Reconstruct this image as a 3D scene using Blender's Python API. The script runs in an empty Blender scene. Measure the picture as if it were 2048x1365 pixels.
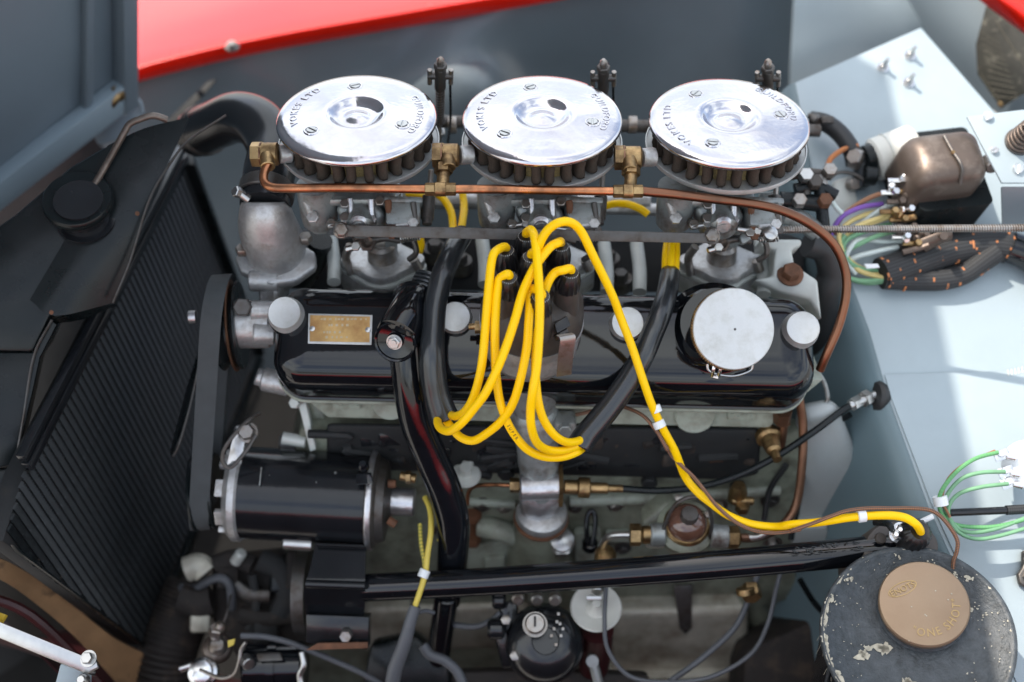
import bpy, bmesh, math, random
from math import sin, cos, pi, radians as rad
from mathutils import Vector as V, Matrix
random.seed(7)
C = bpy.context.scene.collection
SC = bpy.context.scene
# ---------------------------------------------------------------- camera
F, D, PITCH = 2412.0, 1.05, rad(42)
RR = V((1, 0, 0)); UU = V((0, sin(PITCH), cos(PITCH))); NN = V((0, -cos(PITCH), sin(PITCH)))
cam = bpy.data.objects.new('camera', bpy.data.cameras.new('camera')); C.objects.link(cam)
cam.location = NN * D
cam.rotation_euler = (pi / 2 - PITCH, 0, 0)
cam.data.sensor_width = 36; cam.data.lens = 36 * F / 2048
cam.data.clip_start = .02; cam.data.clip_end = 100
cam.data.dof.use_dof = True; cam.data.dof.focus_distance = D - .045; cam.data.dof.aperture_fstop = 2.6
SC.camera = cam
SC.cycles.use_denoising = True
SC.cycles.max_bounces = 8
try: SC.cycles.denoiser = 'OPENIMAGEDENOISE'
except Exception: pass

def dv(a, b, c): return RR * a + UU * b + NN * c            # direction: right, up the picture, towards the lens
def ax(t, s=0): return dv(sin(rad(s)), sin(rad(t)), cos(rad(t)) * cos(rad(s))).normalized()
def P(px, py, h): t = D - h; return RR * ((px - 1024) / F * t) - UU * ((py - 682.5) / F * t) + NN * h
def L(px, h=0): return px / F * (D - h)                      # length of px pixels at height h
def on(px, py, pl):                                          # measured point on a plane (point, normal)
    d = RR * ((px - 1024) / F) - UU * ((py - 682.5) / F) - NN; o = NN * D
    return o + d * ((pl[0] - o).dot(pl[1]) / d.dot(pl[1]))
REG = dict(A=(0, 0, 2.968), B=(500, 100, 2.967), C=(1100, 100, 2.73), D=(1550, 0, 3.412), E=(1600, 380, 3.413), F=(440, 540, 3.657),
           G=(820, 400, 2.5286), H=(1150, 540, 3.251), I=(0, 440, 2.4375), J=(0, 900, 2.936), K=(380, 820, 2.731), L=(320, 1080, 3.531),
           M=(820, 820, 3.792), N=(820, 1120, 3.413), O=(1180, 860, 3.102), Q=(1548, 965, 3.412))
def zp(r, x, y): a, b, s = REG[r]; return a + x / s, b + y / s
def Z(r, x, y, h): return P(*zp(r, x, y), h)
def ZS(r, pts): return [Z(r, *p) for p in pts]
UP = V((0, 0, 1)); YY = V((0, 1, 0))

# ---------------------------------------------------------------- light
S0 = on(1735, 124, (P(1800, 600, -.10), ax(20, 3)))   # where the shade of the open bonnet's corner falls on the shelf
BC = P(250, 185, -.27)                        # hinge corner of the bonnet
TOP = S0 + V((-.46, .10, .86)).normalized() * 1.22  # its raised far corner
SUN = (TOP - S0).normalized()
el = math.asin(SUN.z); az = math.atan2(SUN.x, SUN.y)
w = bpy.data.worlds.new('World'); SC.world = w; w.use_nodes = True
nt = w.node_tree; sky = nt.nodes.new('ShaderNodeTexSky'); sky.sky_type = 'NISHITA'; sky.sun_disc = False
sky.sun_elevation = el; sky.sun_rotation = az; sky.air_density = .8; sky.dust_density = 3.5; sky.ozone_density = 1.0; sky.altitude = 0
tcw = nt.nodes.new('ShaderNodeTexCoord'); cn1 = nt.nodes.new('ShaderNodeTexNoise'); cn1.inputs['Scale'].default_value = 2.2; cn1.inputs['Detail'].default_value = 7
mpw = nt.nodes.new('ShaderNodeMapping'); mpw.inputs['Scale'].default_value = (1, 1, 2.4); nt.links.new(tcw.outputs['Generated'], mpw.inputs[0]); nt.links.new(mpw.outputs[0], cn1.inputs['Vector'])
mrw = nt.nodes.new('ShaderNodeMapRange'); mrw.inputs['From Min'].default_value = .38; mrw.inputs['From Max'].default_value = .62; mrw.inputs['To Min'].default_value = .1; mrw.inputs['To Max'].default_value = .95; nt.links.new(cn1.outputs[0], mrw.inputs[0])
mxw = nt.nodes.new('ShaderNodeMix'); mxw.data_type = 'RGBA'; nt.links.new(mrw.outputs[0], mxw.inputs[0]); nt.links.new(sky.outputs[0], mxw.inputs[6]); mxw.inputs[7].default_value = (5.7, 6.0, 6.05, 1)
nt.links.new(mxw.outputs[2], nt.nodes['Background'].inputs[0]); nt.nodes['Background'].inputs[1].default_value = .15
sl = bpy.data.lights.new('sun', 'SUN'); sl.energy = 2.5; sl.angle = rad(.53); sl.color = (1, .90, .79)
so = bpy.data.objects.new('sun', sl); C.objects.link(so); so.location = (0, 0, 3)
so.rotation_euler = (-SUN).to_track_quat('-Z', 'Y').to_euler()
SC.view_settings.view_transform = 'Standard'; SC.view_settings.look = 'None'; SC.view_settings.gamma = 1
SC.view_settings.exposure = 1.22
print('SUN', SUN, math.degrees(el), math.degrees(az))

# ---------------------------------------------------------------- materials
def mat(name, col, rough=.4, metal=0., coat=0., var=.12, vs=40, bump=.15, bs=300, col2=None, amt=.5, s2=25, sharp=.12, rv=.1, bd=.0006, emit=0, spec=.5, trans=0, rough2=None, metal2=None, aniso=None):
    m = bpy.data.materials.new(name); m.use_nodes = True; n = m.node_tree; b = n.nodes['Principled BSDF']
    tc = n.nodes.new('ShaderNodeTexCoord')
    def noise(s, det=5, r=.6):
        q = n.nodes.new('ShaderNodeTexNoise'); q.inputs['Scale'].default_value = s; q.inputs['Detail'].default_value = det; q.inputs['Roughness'].default_value = r
        n.links.new(tc.outputs['Object'], q.inputs['Vector']); return q
    def ramp(src, a, c):
        q = n.nodes.new('ShaderNodeMapRange'); q.inputs['From Min'].default_value = a; q.inputs['From Max'].default_value = c
        n.links.new(src, q.inputs['Value']); return q.outputs[0]
    def mix(f, a, c):
        q = n.nodes.new('ShaderNodeMix'); q.data_type = 'RGBA'; n.links.new(f, q.inputs['Factor'])
        for k, x in (('A', a), ('B', c)):
            i = [s for s in q.inputs if s.name == k and s.type == 'RGBA'][0]
            if isinstance(x, (tuple, list)): i.default_value = (*x, 1)
            else: n.links.new(x, i)
        return [o for o in q.outputs if o.type == 'RGBA'][0]
    n1 = noise(vs)
    c = mix(ramp(n1.outputs[0], .3, .7), tuple(x * (1 - var) for x in col), tuple(min(1, x * (1 + var)) for x in col))
    rg = n.nodes.new('ShaderNodeMapRange'); rg.inputs['To Min'].default_value = max(.02, rough - rv * rough); rg.inputs['To Max'].default_value = min(1, rough + rv * rough + .01)
    n.links.new(n1.outputs[0], rg.inputs['Value']); ro = rg.outputs[0]
    if col2 is not None:
        n2 = noise(s2, 8, .65); th = 1 - amt; f = ramp(n2.outputs[0], th * .6 + .2 - sharp / 2, th * .6 + .2 + sharp / 2); c = mix(f, c, col2)
        if rough2 is not None:
            q = n.nodes.new('ShaderNodeMix'); q.data_type = 'FLOAT'; n.links.new(f, q.inputs[0]); n.links.new(ro, q.inputs[2]); q.inputs[3].default_value = rough2; ro = q.outputs[0]
        if metal2 is not None:
            q = n.nodes.new('ShaderNodeMix'); q.data_type = 'FLOAT'; n.links.new(f, q.inputs[0]); q.inputs[2].default_value = metal; q.inputs[3].default_value = metal2; n.links.new(q.outputs[0], b.inputs['Metallic'])
    n.links.new(c, b.inputs['Base Color']); n.links.new(ro, b.inputs['Roughness'])
    if metal2 is None: b.inputs['Metallic'].default_value = metal
    b.inputs['Coat Weight'].default_value = coat; b.inputs['Coat Roughness'].default_value = .04
    b.inputs['Specular IOR Level'].default_value = spec; b.inputs['Transmission Weight'].default_value = trans
    if bump:
        nb = noise(bs, 4); bp = n.nodes.new('ShaderNodeBump'); bp.inputs['Strength'].default_value = bump; bp.inputs['Distance'].default_value = bd
        n.links.new(nb.outputs[0], bp.inputs['Height']); n.links.new(bp.outputs[0], b.inputs['Normal'])
    return m
M = {}
def mk(k, *a, **q): M[k] = mat(k, *a, **q)
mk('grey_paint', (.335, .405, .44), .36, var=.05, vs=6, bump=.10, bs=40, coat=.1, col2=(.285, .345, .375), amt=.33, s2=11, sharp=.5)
mk('grey_bulk_shade', (.13, .19, .215), .38, var=.08, vs=6, bump=.06, bs=50, coat=.1)  # shelf grey darkened: shade of the upright face put into the colour
mk('grey_in_shade', (.125, .155, .175), .3, var=.12, vs=5, bump=.12, bs=25, coat=.15, bd=.002)  # same grey as the shelf, with the inner wing's shade painted in
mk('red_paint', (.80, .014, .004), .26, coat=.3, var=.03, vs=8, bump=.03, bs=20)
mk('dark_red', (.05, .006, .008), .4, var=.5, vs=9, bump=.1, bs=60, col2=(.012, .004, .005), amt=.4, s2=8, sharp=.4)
mk('polished', (.66, .65, .67), .11, 1, var=.03, vs=14, bump=.42, bs=20, bd=.0022, rv=.5, col2=(.56, .53, .55), amt=.45, s2=16, sharp=.3, rough2=.22)
mk('rim_metal', (.78, .78, .78), .25, 1, var=.06, vs=60, bump=.1, bs=200)
mk('dull_alu', (.58, .59, .585), .42, .55, var=.07, vs=35, bump=.3, bs=700, bd=.0003, col2=(.44, .44, .41), amt=.34, s2=70, sharp=.3)
mk('cast_alu', (.50, .50, .50), .4, .7, var=.22, vs=55, bump=.5, bs=500, col2=(.2, .17, .14), amt=.32, s2=60, sharp=.25, metal2=.3)
mk('cast_shiny', (.58, .58, .6), .32, .9, var=.18, vs=45, bump=.6, bs=280, col2=(.3, .27, .24), amt=.28, s2=55, sharp=.25)
mk('grey_cast', (.30, .32, .315), .4, .5, var=.2, vs=40, bump=.4, bs=350, col2=(.12, .09, .07), amt=.34, s2=50, sharp=.2)
mk('pale_pipe', (.52, .54, .51), .45, .2, var=.1, vs=50, bump=.2, bs=300)
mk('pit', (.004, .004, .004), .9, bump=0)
mk('engine_green', (.24, .26, .20), .42, var=.22, vs=25, bump=.35, bs=180, coat=.15, col2=(.07, .062, .045), amt=.40, s2=26, sharp=.3)
mk('head_green', (.33, .36, .30), .42, var=.14, vs=25, bump=.3, bs=220, coat=.1, col2=(.13, .12, .09), amt=.3, s2=40, sharp=.3)
mk('sump', (.50, .48, .40), .35, .2, var=.2, vs=20, bump=.3, bs=120, col2=(.20, .16, .11), amt=.38, s2=22, sharp=.3)
mk('black_gloss', (.005, .006, .008), .065, coat=0, spec=.55, var=.3, vs=30, bump=.10, bs=90, bd=.0005, col2=(.022, .023, .024), amt=.2, s2=260, sharp=.06)
mk('black_enamel', (.010, .011, .013), .22, coat=.15, var=.3, vs=30, bump=.22, bs=110, col2=(.05, .05, .05), amt=.18, s2=180, sharp=.04)
mk('hose_black', (.012, .013, .015), .24, var=.2, vs=30, bump=.12, bs=120)
mk('bell', (.42, .45, .45), .5, .1, var=.12, vs=20, bump=.35, bs=200, col2=(.3, .31, .3), amt=.35, s2=20, sharp=.4)
mk('black_satin', (.006, .009, .010), .27, spec=.3, var=.3, vs=22, bump=.12, bs=120, col2=(.018, .020, .022), amt=.3, s2=16, sharp=.4)
mk('black_matt', (.010, .011, .012), .7, var=.3, vs=30, bump=.4, bs=250, col2=(.02, .018, .016), amt=.3, s2=30)
mk('fin', (.009, .011, .012), .42, var=.5, vs=60, bump=.3, bs=400, col2=(.085, .092, .095), amt=.27, s2=110, sharp=.08)
mk('grey_bonnet_shade', (.15, .185, .215), .38, var=.06, vs=5, bump=.06, bs=40, coat=.1)  # shelf grey once more, the bonnet underside's shade mixed into its colour
mk('grey_light_shade', (.24, .30, .34), .36, var=.05, vs=6, bump=.05, bs=60)  # the bonnet's grey with less of that shade painted in
mk('cap_relief', (.50, .49, .50), .4, .9, var=.1)
mk('dim_line', (.11, .10, .07), .6)
mk('grime', (.018, .014, .012), .75, var=.5, vs=40, bump=.5, bs=200, col2=(.05, .035, .025), amt=.35, s2=40)
mk('sleeve', (.015, .018, .021), .25, spec=.75, var=.2, vs=30, bump=.1, bs=90)
mk('rubber', (.02, .021, .022), .5, var=.2, vs=40, bump=.15, bs=200)
mk('belt', (.045, .05, .053), .75, var=.15, vs=60, bump=.2, bs=500)
mk('yellow', (1, .60, .003), .3, var=.03, vs=30, bump=.03, bs=60, spec=.22, col2=(.50, .28, .02), amt=.10, s2=120, sharp=.05)
mk('print_ink', (.10, .05, .01), .6)
mk('old_yellow', (.62, .48, .08), .5, var=.1)
mk('copper', (.60, .25, .12), .26, 1, var=.2, vs=60, bump=.12, bs=250, col2=(.17, .09, .055), amt=.42, s2=35, sharp=.3, rough2=.45)
mk('old_copper', (.30, .13, .075), .34, 1, var=.2, vs=50, bump=.15, bs=300, col2=(.13, .075, .05), amt=.5, s2=25, sharp=.4)
mk('dark_copper', (.2, .105, .065), .4, .8, var=.25, vs=50, bump=.2, bs=300)
mk('brass', (.46, .31, .15), .4, 1, var=.2, vs=70, bump=.3, bs=400, col2=(.15, .095, .05), amt=.45, s2=60, sharp=.25, rough2=.5)
mk('brass_plate', (.62, .40, .16), .42, .7, var=.15, vs=40, bump=.5, bs=160, bd=.0006, col2=(.38, .2, .08), amt=.42, s2=45, sharp=.3)
mk('stamp_pale', (.55, .45, .3), .45, .6)
mk('bakelite', (.055, .046, .04), .42, var=.25, vs=60, bump=.12, bs=300, col2=(.055, .045, .035), amt=.3, s2=60)
mk('boot', (.011, .011, .012), .3, var=.2, bump=.2, bs=600)
mk('steel', (.36, .34, .32), .38, .9, var=.2, vs=70, bump=.2, bs=300, col2=(.17, .12, .08), amt=.36, s2=70, sharp=.25)
mk('dark_steel', (.13, .125, .12), .45, .7, var=.3, vs=60, bump=.3, bs=300, col2=(.05, .035, .025), amt=.4, s2=60, sharp=.3)
mk('bright_steel', (.52, .52, .51), .32, 1, var=.1, vs=60, bump=.15, bs=250)
mk('rust', (.14, .06, .03), .75, .1, var=.4, vs=70, bump=.5, bs=300)
mk('pleat', (.055, .042, .033), .85, var=.45, vs=1300, bump=.9, bs=1500, bd=.0008, spec=.2)
mk('gauze', (.30, .22, .09), .7, var=.5, vs=900, bump=.7, bs=1200)
mk('relay_copper', (.115, .09, .075), .42, .6, var=.12, vs=30, bump=.15, bs=150, col2=(.20, .165, .14), amt=.32, s2=45, sharp=.2)
mk('concrete', (.33, .32, .30), .8, var=.2, vs=1.5, bump=.3, bs=30)
mk('tan_paint', (.30, .17, .08), .7, var=.2, vs=30, bump=.3, bs=150, col2=(.02, .015, .012), amt=.3, s2=14, sharp=.1)
mk('cream', (.6, .6, .55), .45, var=.06)
mk('white_tape', (.75, .78, .8), .35, var=.05)
mk('tank_black', (.030, .037, .042), .45, .1, var=.35, vs=260, bump=.9, bs=420, bd=.0008, col2=(.062, .073, .083), amt=.42, s2=120, sharp=.35, rough2=.4)
mk('chip', (.42, .39, .31), .7, var=.2, vs=200, bump=.3, bs=700)
mk('cap_copper', (.27, .19, .125), .42, .65, var=.07, vs=22, bump=.1, bs=500, col2=(.30, .22, .15), amt=.38, s2=26, sharp=.4)
mk('cap_ink', (.40, .28, .13), .45, .6, var=.1)
mk('green_wire', (.16, .34, .19), .5, var=.15); mk('pale_wire', (.55, .62, .6), .5, var=.1)
mk('purple_wire', (.17, .07, .35), .5, var=.1); mk('brown_wire', (.30, .14, .07), .6, var=.2)
mk('straw_wire', (.62, .5, .2), .5, var=.1); mk('blue_wire', (.1, .14, .4), .5)
mk('braid', (.03, .032, .035), .75, var=.3, vs=900, bump=.9, bs=1100, bd=.001)
mk('fleck', (.50, .19, .07), .75, var=.2)
mk('dynamo_black', (.008, .009, .011), .16, var=.3, vs=30, bump=.2, bs=160, bd=.0005)
mk('glass_bowl', (.13, .06, .04), .08, coat=1, var=.3, vs=30)
mk('rubber_grey', (.085, .09, .1), .5, var=.12)
mk('amber', (.62, .40, .03), .5)
mk('plate_dark', (.045, .043, .035), .45, .2, var=.3, vs=60, bump=.4, bs=120, col2=(.15, .14, .11), amt=.3, s2=90, sharp=.1)

# stripes that wind round a braided wire, on its own coordinate
def braid_mat(name, c1, c2, sc=260):
    m = mat(name, c1, .7, var=.1); n = m.node_tree; b = n.nodes['Principled BSDF']
    at = n.nodes.new('ShaderNodeUVMap'); wv = n.nodes.new('ShaderNodeTexChecker'); mp = n.nodes.new('ShaderNodeMapping')
    mp.inputs['Rotation'].default_value = (0, 0, .785); n.links.new(at.outputs[0], mp.inputs[0]); n.links.new(mp.outputs[0], wv.inputs[0])
    wv.inputs['Scale'].default_value = 1.0; wv.inputs[1].default_value = (*c1, 1); wv.inputs[2].default_value = (*c2, 1)
    n.links.new(wv.outputs[0], b.inputs['Base Color']); return m
M['braid_brown'] = braid_mat('braid_brown', (.30, .13, .06), (.06, .05, .045))
M['braid_green'] = braid_mat('braid_green', (.13, .35, .14), (.10, .30, .12))
M['braid_black'] = braid_mat('braid_black', (.035, .037, .04), (.012, .013, .014))

# ---------------------------------------------------------------- mesh builder
def smooth_pts(pts, k=6):
    if len(pts) < 3: return list(pts)
    out = []
    for i in range(len(pts) - 1):
        p1, p2 = pts[i], pts[i + 1]; p0 = pts[i - 1] if i else p1 * 2 - p2; p3 = pts[i + 2] if i + 2 < len(pts) else p2 * 2 - p1
        for j in range(k):
            t = j / k; out.append(.5 * ((2 * p1) + (p2 - p0) * t + (2 * p0 - 5 * p1 + 4 * p2 - p3) * t * t + (3 * p1 - p0 - 3 * p2 + p3) * t ** 3))
    out.append(pts[-1]); return out
def frame(n, ref=None):
    n = n.normalized(); r = ref if ref is not None else RR
    if abs(r.normalized().dot(n)) > .95: r = UU
    x = (r - n * r.dot(n)).normalized(); return x, n.cross(x), n
def fmat(c, n, ref=None):
    x, y, z = frame(n, ref); m = Matrix((x, y, z)).transposed().to_4x4(); m.translation = c; return m
class B:
    def __init__(s): s.v = []; s.f = []; s.uv = {}
    def add(s, vs, fs): o = len(s.v); s.v += [V(x) for x in vs]; s.f += [tuple(i + o for i in f) for f in fs]; return s
    def loft(s, rings, close=True, caps=True):
        n = len(rings[0]); vs = [p for r in rings for p in r]; fs = []
        for i in range(len(rings) - 1):
            for j in range(n if close else n - 1):
                k = (j + 1) % n; fs.append((i * n + j, i * n + k, (i + 1) * n + k, (i + 1) * n + j))
        if caps and close: fs += [tuple(range(n))[::-1], tuple((len(rings) - 1) * n + i for i in range(n))]
        return s.add(vs, fs)
    def tube(s, pts, r, n=12, k=6, caps=True, sq=1, ref=None, uvk=None):
        pts = [V(p) for p in pts]; rs = r if isinstance(r, (list, tuple)) else [r] * len(pts)
        q = smooth_pts(pts, k); m = len(q)
        def rr(i):
            if len(pts) < 3: return rs[min(i, len(rs) - 1)]
            t = i / k; a = int(min(t, len(rs) - 1)); c = min(a + 1, len(rs) - 1); return rs[a] + (rs[c] - rs[a]) * (t - a)
        t0 = (q[1] - q[0]).normalized(); x, y, _ = frame(t0, ref); rings = []; o = len(s.v); ln = 0
        for i in range(m):
            t = (q[min(i + 1, m - 1)] - q[max(i - 1, 0)]).normalized()
            x = (x - t * x.dot(t)).normalized(); y = t.cross(x); ra = rr(i)
            rings.append([q[i] + x * (cos(2 * pi * j / n) * ra) + y * (sin(2 * pi * j / n) * ra * sq) for j in range(n)])
            if i: ln += (q[i] - q[i - 1]).length
            if uvk:
                s.uk = uvk[0]
                for j in range(n): s.uv[o + i * n + j] = (j / n * uvk[0], ln * uvk[1])
        return s.loft(rings, caps=caps)
    def lathe(s, c, n, prof, seg=32, ref=None, a0=0, a1=2 * pi, mod=None):
        x, y, z = frame(n, ref); rings = []; full = abs(a1 - a0 - 2 * pi) < 1e-6; k = seg if full else seg + 1
        for (r, h) in prof:
            ring = []
            for j in range(k):
                a = a0 + (a1 - a0) * j / seg; q = r * (mod(a, r, h) if mod else 1); ring.append(c + x * (cos(a) * q) + y * (sin(a) * q) + z * h)
            rings.append(ring)
        return s.loft(rings, close=full, caps=full)
    def cyl(s, a, b, r, n=20, bev=.12, r2=None):
        d = b - a; h = d.length; r2 = r if r2 is None else r2; e = min(r, r2, h) * bev
        return s.lathe(a, d, [(r - e, 0), (r, e), (r2, h - e), (r2 - e, h)], n)
    def hexn(s, c, n, r, h, a0=0):
        return s.lathe(c, n, [(r, 0), (r, h * .85), (r * .86, h)], 6, a0=a0, a1=a0 + 2 * pi)
    def bm(s, m): m.verts.ensure_lookup_table(); m.verts.index_update(); s.add([v.co for v in m.verts], [tuple(v.index for v in f.verts) for f in m.faces]); m.free(); return s
    def prism(s, pts, d, bev=.0, seg=2):
        m = bmesh.new(); a = [m.verts.new(p) for p in pts]; b = [m.verts.new(V(p) + d) for p in pts]; n = len(pts)
        m.faces.new(a[::-1]); m.faces.new(b)
        for i in range(n): m.faces.new((a[i], a[(i + 1) % n], b[(i + 1) % n], b[i]))
        bmesh.ops.recalc_face_normals(m, faces=m.faces)
        if bev: bmesh.ops.bevel(m, geom=[e for e in m.edges if e.calc_face_angle(0) > .5], offset=bev, segments=seg, affect='EDGES', profile=.5)
        return s.bm(m)
    def box(s, c, n, sx, sy, sz, bev=None, ref=None):
        x, y, z = frame(n, ref); x *= sx / 2; y *= sy / 2; o = c - z * (sz / 2)
        return s.prism([o - x - y, o + x - y, o + x + y, o - x + y], z * sz, min(sx, sy, sz) * .15 if bev is None else bev)
    def slab(s, a, b, c, d, th, bev=.0006): n = (b - a).cross(d - a).normalized(); return s.prism([a, b, c, d], -n * th, bev)
    def ball(s, c, r, n=None, k=14, sy=1):
        return s.lathe(c, n or UP, [(max(1e-5, r * sin(pi * i / k)), -r * cos(pi * i / k) * sy) for i in range(k + 1)], k * 2)
    def ring(s, c, n, R, r, seg=32, k=10): return s.lathe_closed(c, n, [(R + r * cos(2 * pi * i / k), r * sin(2 * pi * i / k)) for i in range(k)], seg)
    def lathe_closed(s, c, n, prof, seg):
        x, y, z = frame(n); vs = []; fs = []; k = len(prof)
        for j in range(seg):
            a = 2 * pi * j / seg; vs += [c + (x * cos(a) + y * sin(a)) * r + z * h for r, h in prof]
        for j in range(seg):
            for i in range(k): a, b = j * k, (j + 1) % seg * k; fs.append((a + i, b + i, b + (i + 1) % k, a + (i + 1) % k))
        return s.add(vs, fs)
    def helix(s, c, n, R, r, turns, pitch, k=8, seg=16, r1=None):
        x, y, z = frame(n); R1 = R if r1 is None else r1; q = int(turns * seg)
        return s.tube([c + (x * cos(2 * pi * i / seg) + y * sin(2 * pi * i / seg)) * (R + (R1 - R) * i / q) + z * (pitch * i / seg) for i in range(q + 1)], r, k, 1)
    def mesh(s, name, m, inv, ang=38):
        me = bpy.data.meshes.new(name); me.from_pydata([inv @ v for v in s.v], [], s.f); me.update()
        b = bmesh.new(); b.from_mesh(me); bmesh.ops.recalc_face_normals(b, faces=b.faces); b.to_mesh(me); b.free()
        me.materials.append(M[m] if isinstance(m, str) else m)
        me.polygons.foreach_set('use_smooth', [True] * len(me.polygons)); me.set_sharp_from_angle(angle=rad(ang))
        if s.uv:
            u = me.uv_layers.new(name='UVMap'); k = s.uk
            for p in me.polygons:
                vv = [s.uv.get(me.loops[l].vertex_index, (0, 0)) for l in p.loop_indices]; big = max(x[0] for x in vv) > k * .6
                for l, x in zip(p.loop_indices, vv): u.data[l].uv = (x[0] + (k if big and x[0] < k * .3 else 0), x[1])
        return me
# ---------------------------------------------------------------- things and parts
MW = {}
def props(o, label=None, cat=None, group=None, kind=None):
    for k, v in (('label', label), ('category', cat), ('group', group), ('kind', kind)):
        if v: o[k] = v
    return o
def thing(name, label, cat, c, n=None, ref=None, group=None):
    o = bpy.data.objects.new(name, None); C.objects.link(o); o.empty_display_size = .02
    m = fmat(c, n, ref) if n is not None else Matrix.Translation(c); o.matrix_world = m; MW[o] = m
    return props(o, label, cat, group)
def part(b, name, m, parent, label=None, kind=None, ang=38):
    mw = MW[parent]; o = bpy.data.objects.new(name, b.mesh(name, m, mw.inverted(), ang)); C.objects.link(o); o.parent = parent; MW[o] = mw
    return props(o, label, None, None, kind)
def inst(me, name, parent, wm):                 # a part that shares mesh data; wm = world matrix
    o = bpy.data.objects.new(name, me); C.objects.link(o); o.parent = parent; o.matrix_local = MW[parent].inverted() @ wm; MW[o] = wm; return o
def one(b, name, m, label=None, cat=None, group=None, kind=None, ang=38):
    c = sum(b.v, V()) / len(b.v); mw = Matrix.Translation(c)
    o = bpy.data.objects.new(name, b.mesh(name, m, mw.inverted(), ang)); C.objects.link(o); o.matrix_world = mw; MW[o] = mw
    return props(o, label, cat, group, kind)
def copy_tree(o, par=None, mw=None, label=None):
    c = o.copy(); C.objects.link(c)
    if par is not None: c.parent = par
    if mw is not None: c.matrix_world = mw; MW[c] = mw
    if label: c['label'] = label
    for ch in [x for x in list(C.objects) if x.parent == o]: copy_tree(ch, c)
    return c
def text_b(txt, size, depth, bend=None, cen=True, sp=1.0):
    """raised letters as builder vertices in a local frame (x along the line, y up, z out); bend = radius, letters' tops outward, clockwise, centred on +y"""
    cu = bpy.data.curves.new('t', 'FONT'); cu.body = txt; cu.size = size; cu.extrude = depth; cu.resolution_u = 3; cu.space_character = sp
    if cen: cu.align_x = 'CENTER'
    ob = bpy.data.objects.new('t', cu); C.objects.link(ob); dg = bpy.context.evaluated_depsgraph_get()
    me = bpy.data.meshes.new_from_object(ob.evaluated_get(dg)); bpy.data.objects.remove(ob)
    vs = [v.co.copy() for v in me.vertices]; fs = [tuple(p.vertices) for p in me.polygons]; bpy.data.meshes.remove(me)
    if bend:
        vs = [V((sin(p.x / bend) * (bend + p.y), cos(p.x / bend) * (bend + p.y), p.z)) for p in vs]
    return vs, fs
def add_text(b, txt, size, depth, mw, **k):
    vs, fs = text_b(txt, size, depth, **k); return b.add([mw @ v for v in vs], fs)
def screw(b, c, n, r, h, a=0.5):               # slotted cheese-head: slot cut between two half heads
    x, y, z = frame(n); d = x * cos(a) + y * sin(a); e = z.cross(d)
    b.lathe(c, n, [(r, 0), (r, h * .45)], 18)
    for s in (-1, 1):
        pts = [c + z * h * .45 + e * (s * r * .16) + d * (cc * r * .98) for cc in (-1, 1)]
        arc = [c + z * h * .45 + d * (cos(t) * r) + e * (s * max(.16, sin(t)) * r) for t in [pi * i / 10 for i in range(11)]]
        b.prism(arc, z * h * .55, r * .06, 1)
    return b
# ================================================================ THE BAY
def sheet(name, rows, m, kind='structure', th=.0015, sub=6, **k):
    """a pressed panel lofted through rows of points, with real thickness"""
    g = [smooth_pts([V(p) for p in r], sub) for r in rows]; cols = list(zip(*g)); g = list(zip(*[smooth_pts(list(c), sub) for c in cols]))
    b = B(); R, K = len(g), len(g[0]); vs = [p for r in g for p in r]; nn = []
    for i in range(R):
        for j in range(K):
            a = g[min(i + 1, R - 1)][j] - g[max(i - 1, 0)][j]; c = g[i][min(j + 1, K - 1)] - g[i][max(j - 1, 0)]; q = a.cross(c)
            q = q.normalized() if q.length > 1e-12 else NN; q = q if q.dot(NN) > 0 else -q; nn.append(q)
    o = len(vs); fs = []
    for i in range(R - 1):
        for j in range(K - 1):
            a = i * K + j; f = (a, a + 1, a + K + 1, a + K); fs.append(f); fs.append(tuple(x + o for x in f[::-1]))
    ed = [j for j in range(K)] + [i * K + K - 1 for i in range(1, R)] + [(R - 1) * K + j for j in range(K - 2, -1, -1)] + [i * K for i in range(R - 2, 0, -1)]
    for a, c in zip(ed, ed[1:] + ed[:1]): fs.append((a, c, c + o, a + o))
    b.add(vs + [p - q * th for p, q in zip(vs, nn)], fs)
    return b if name is None else one(b, name, m, kind=kind, **k)

# inner wing behind the carburettors, with its wheel-arch pressing
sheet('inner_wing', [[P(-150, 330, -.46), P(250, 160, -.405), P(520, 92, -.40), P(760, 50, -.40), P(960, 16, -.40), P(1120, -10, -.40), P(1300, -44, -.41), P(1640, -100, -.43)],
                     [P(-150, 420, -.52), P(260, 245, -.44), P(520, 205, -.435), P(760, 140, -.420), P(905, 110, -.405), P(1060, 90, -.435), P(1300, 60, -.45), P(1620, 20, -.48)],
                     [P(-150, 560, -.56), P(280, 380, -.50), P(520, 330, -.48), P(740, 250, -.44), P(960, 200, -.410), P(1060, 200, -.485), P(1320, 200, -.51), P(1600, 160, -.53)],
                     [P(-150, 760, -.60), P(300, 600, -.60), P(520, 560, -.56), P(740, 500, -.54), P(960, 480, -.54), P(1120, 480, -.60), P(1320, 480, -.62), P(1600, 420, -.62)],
                     [P(-150, 1000, -.75), P(300, 850, -.70), P(520, 800, -.68), P(740, 800, -.68), P(960, 800, -.68), P(1120, 800, -.68), P(1320, 800, -.68), P(1600, 800, -.68)]], 'grey_in_shade')
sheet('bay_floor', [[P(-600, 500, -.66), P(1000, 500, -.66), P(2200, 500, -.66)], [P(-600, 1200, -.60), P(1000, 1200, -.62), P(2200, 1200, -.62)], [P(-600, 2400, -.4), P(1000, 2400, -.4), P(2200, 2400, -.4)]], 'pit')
sheet('ground', [[V((-40, y, -.95)), V((0, y, -.95)), V((40, y, -.95))] for y in (-40, 0, 40)], 'concrete')
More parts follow.
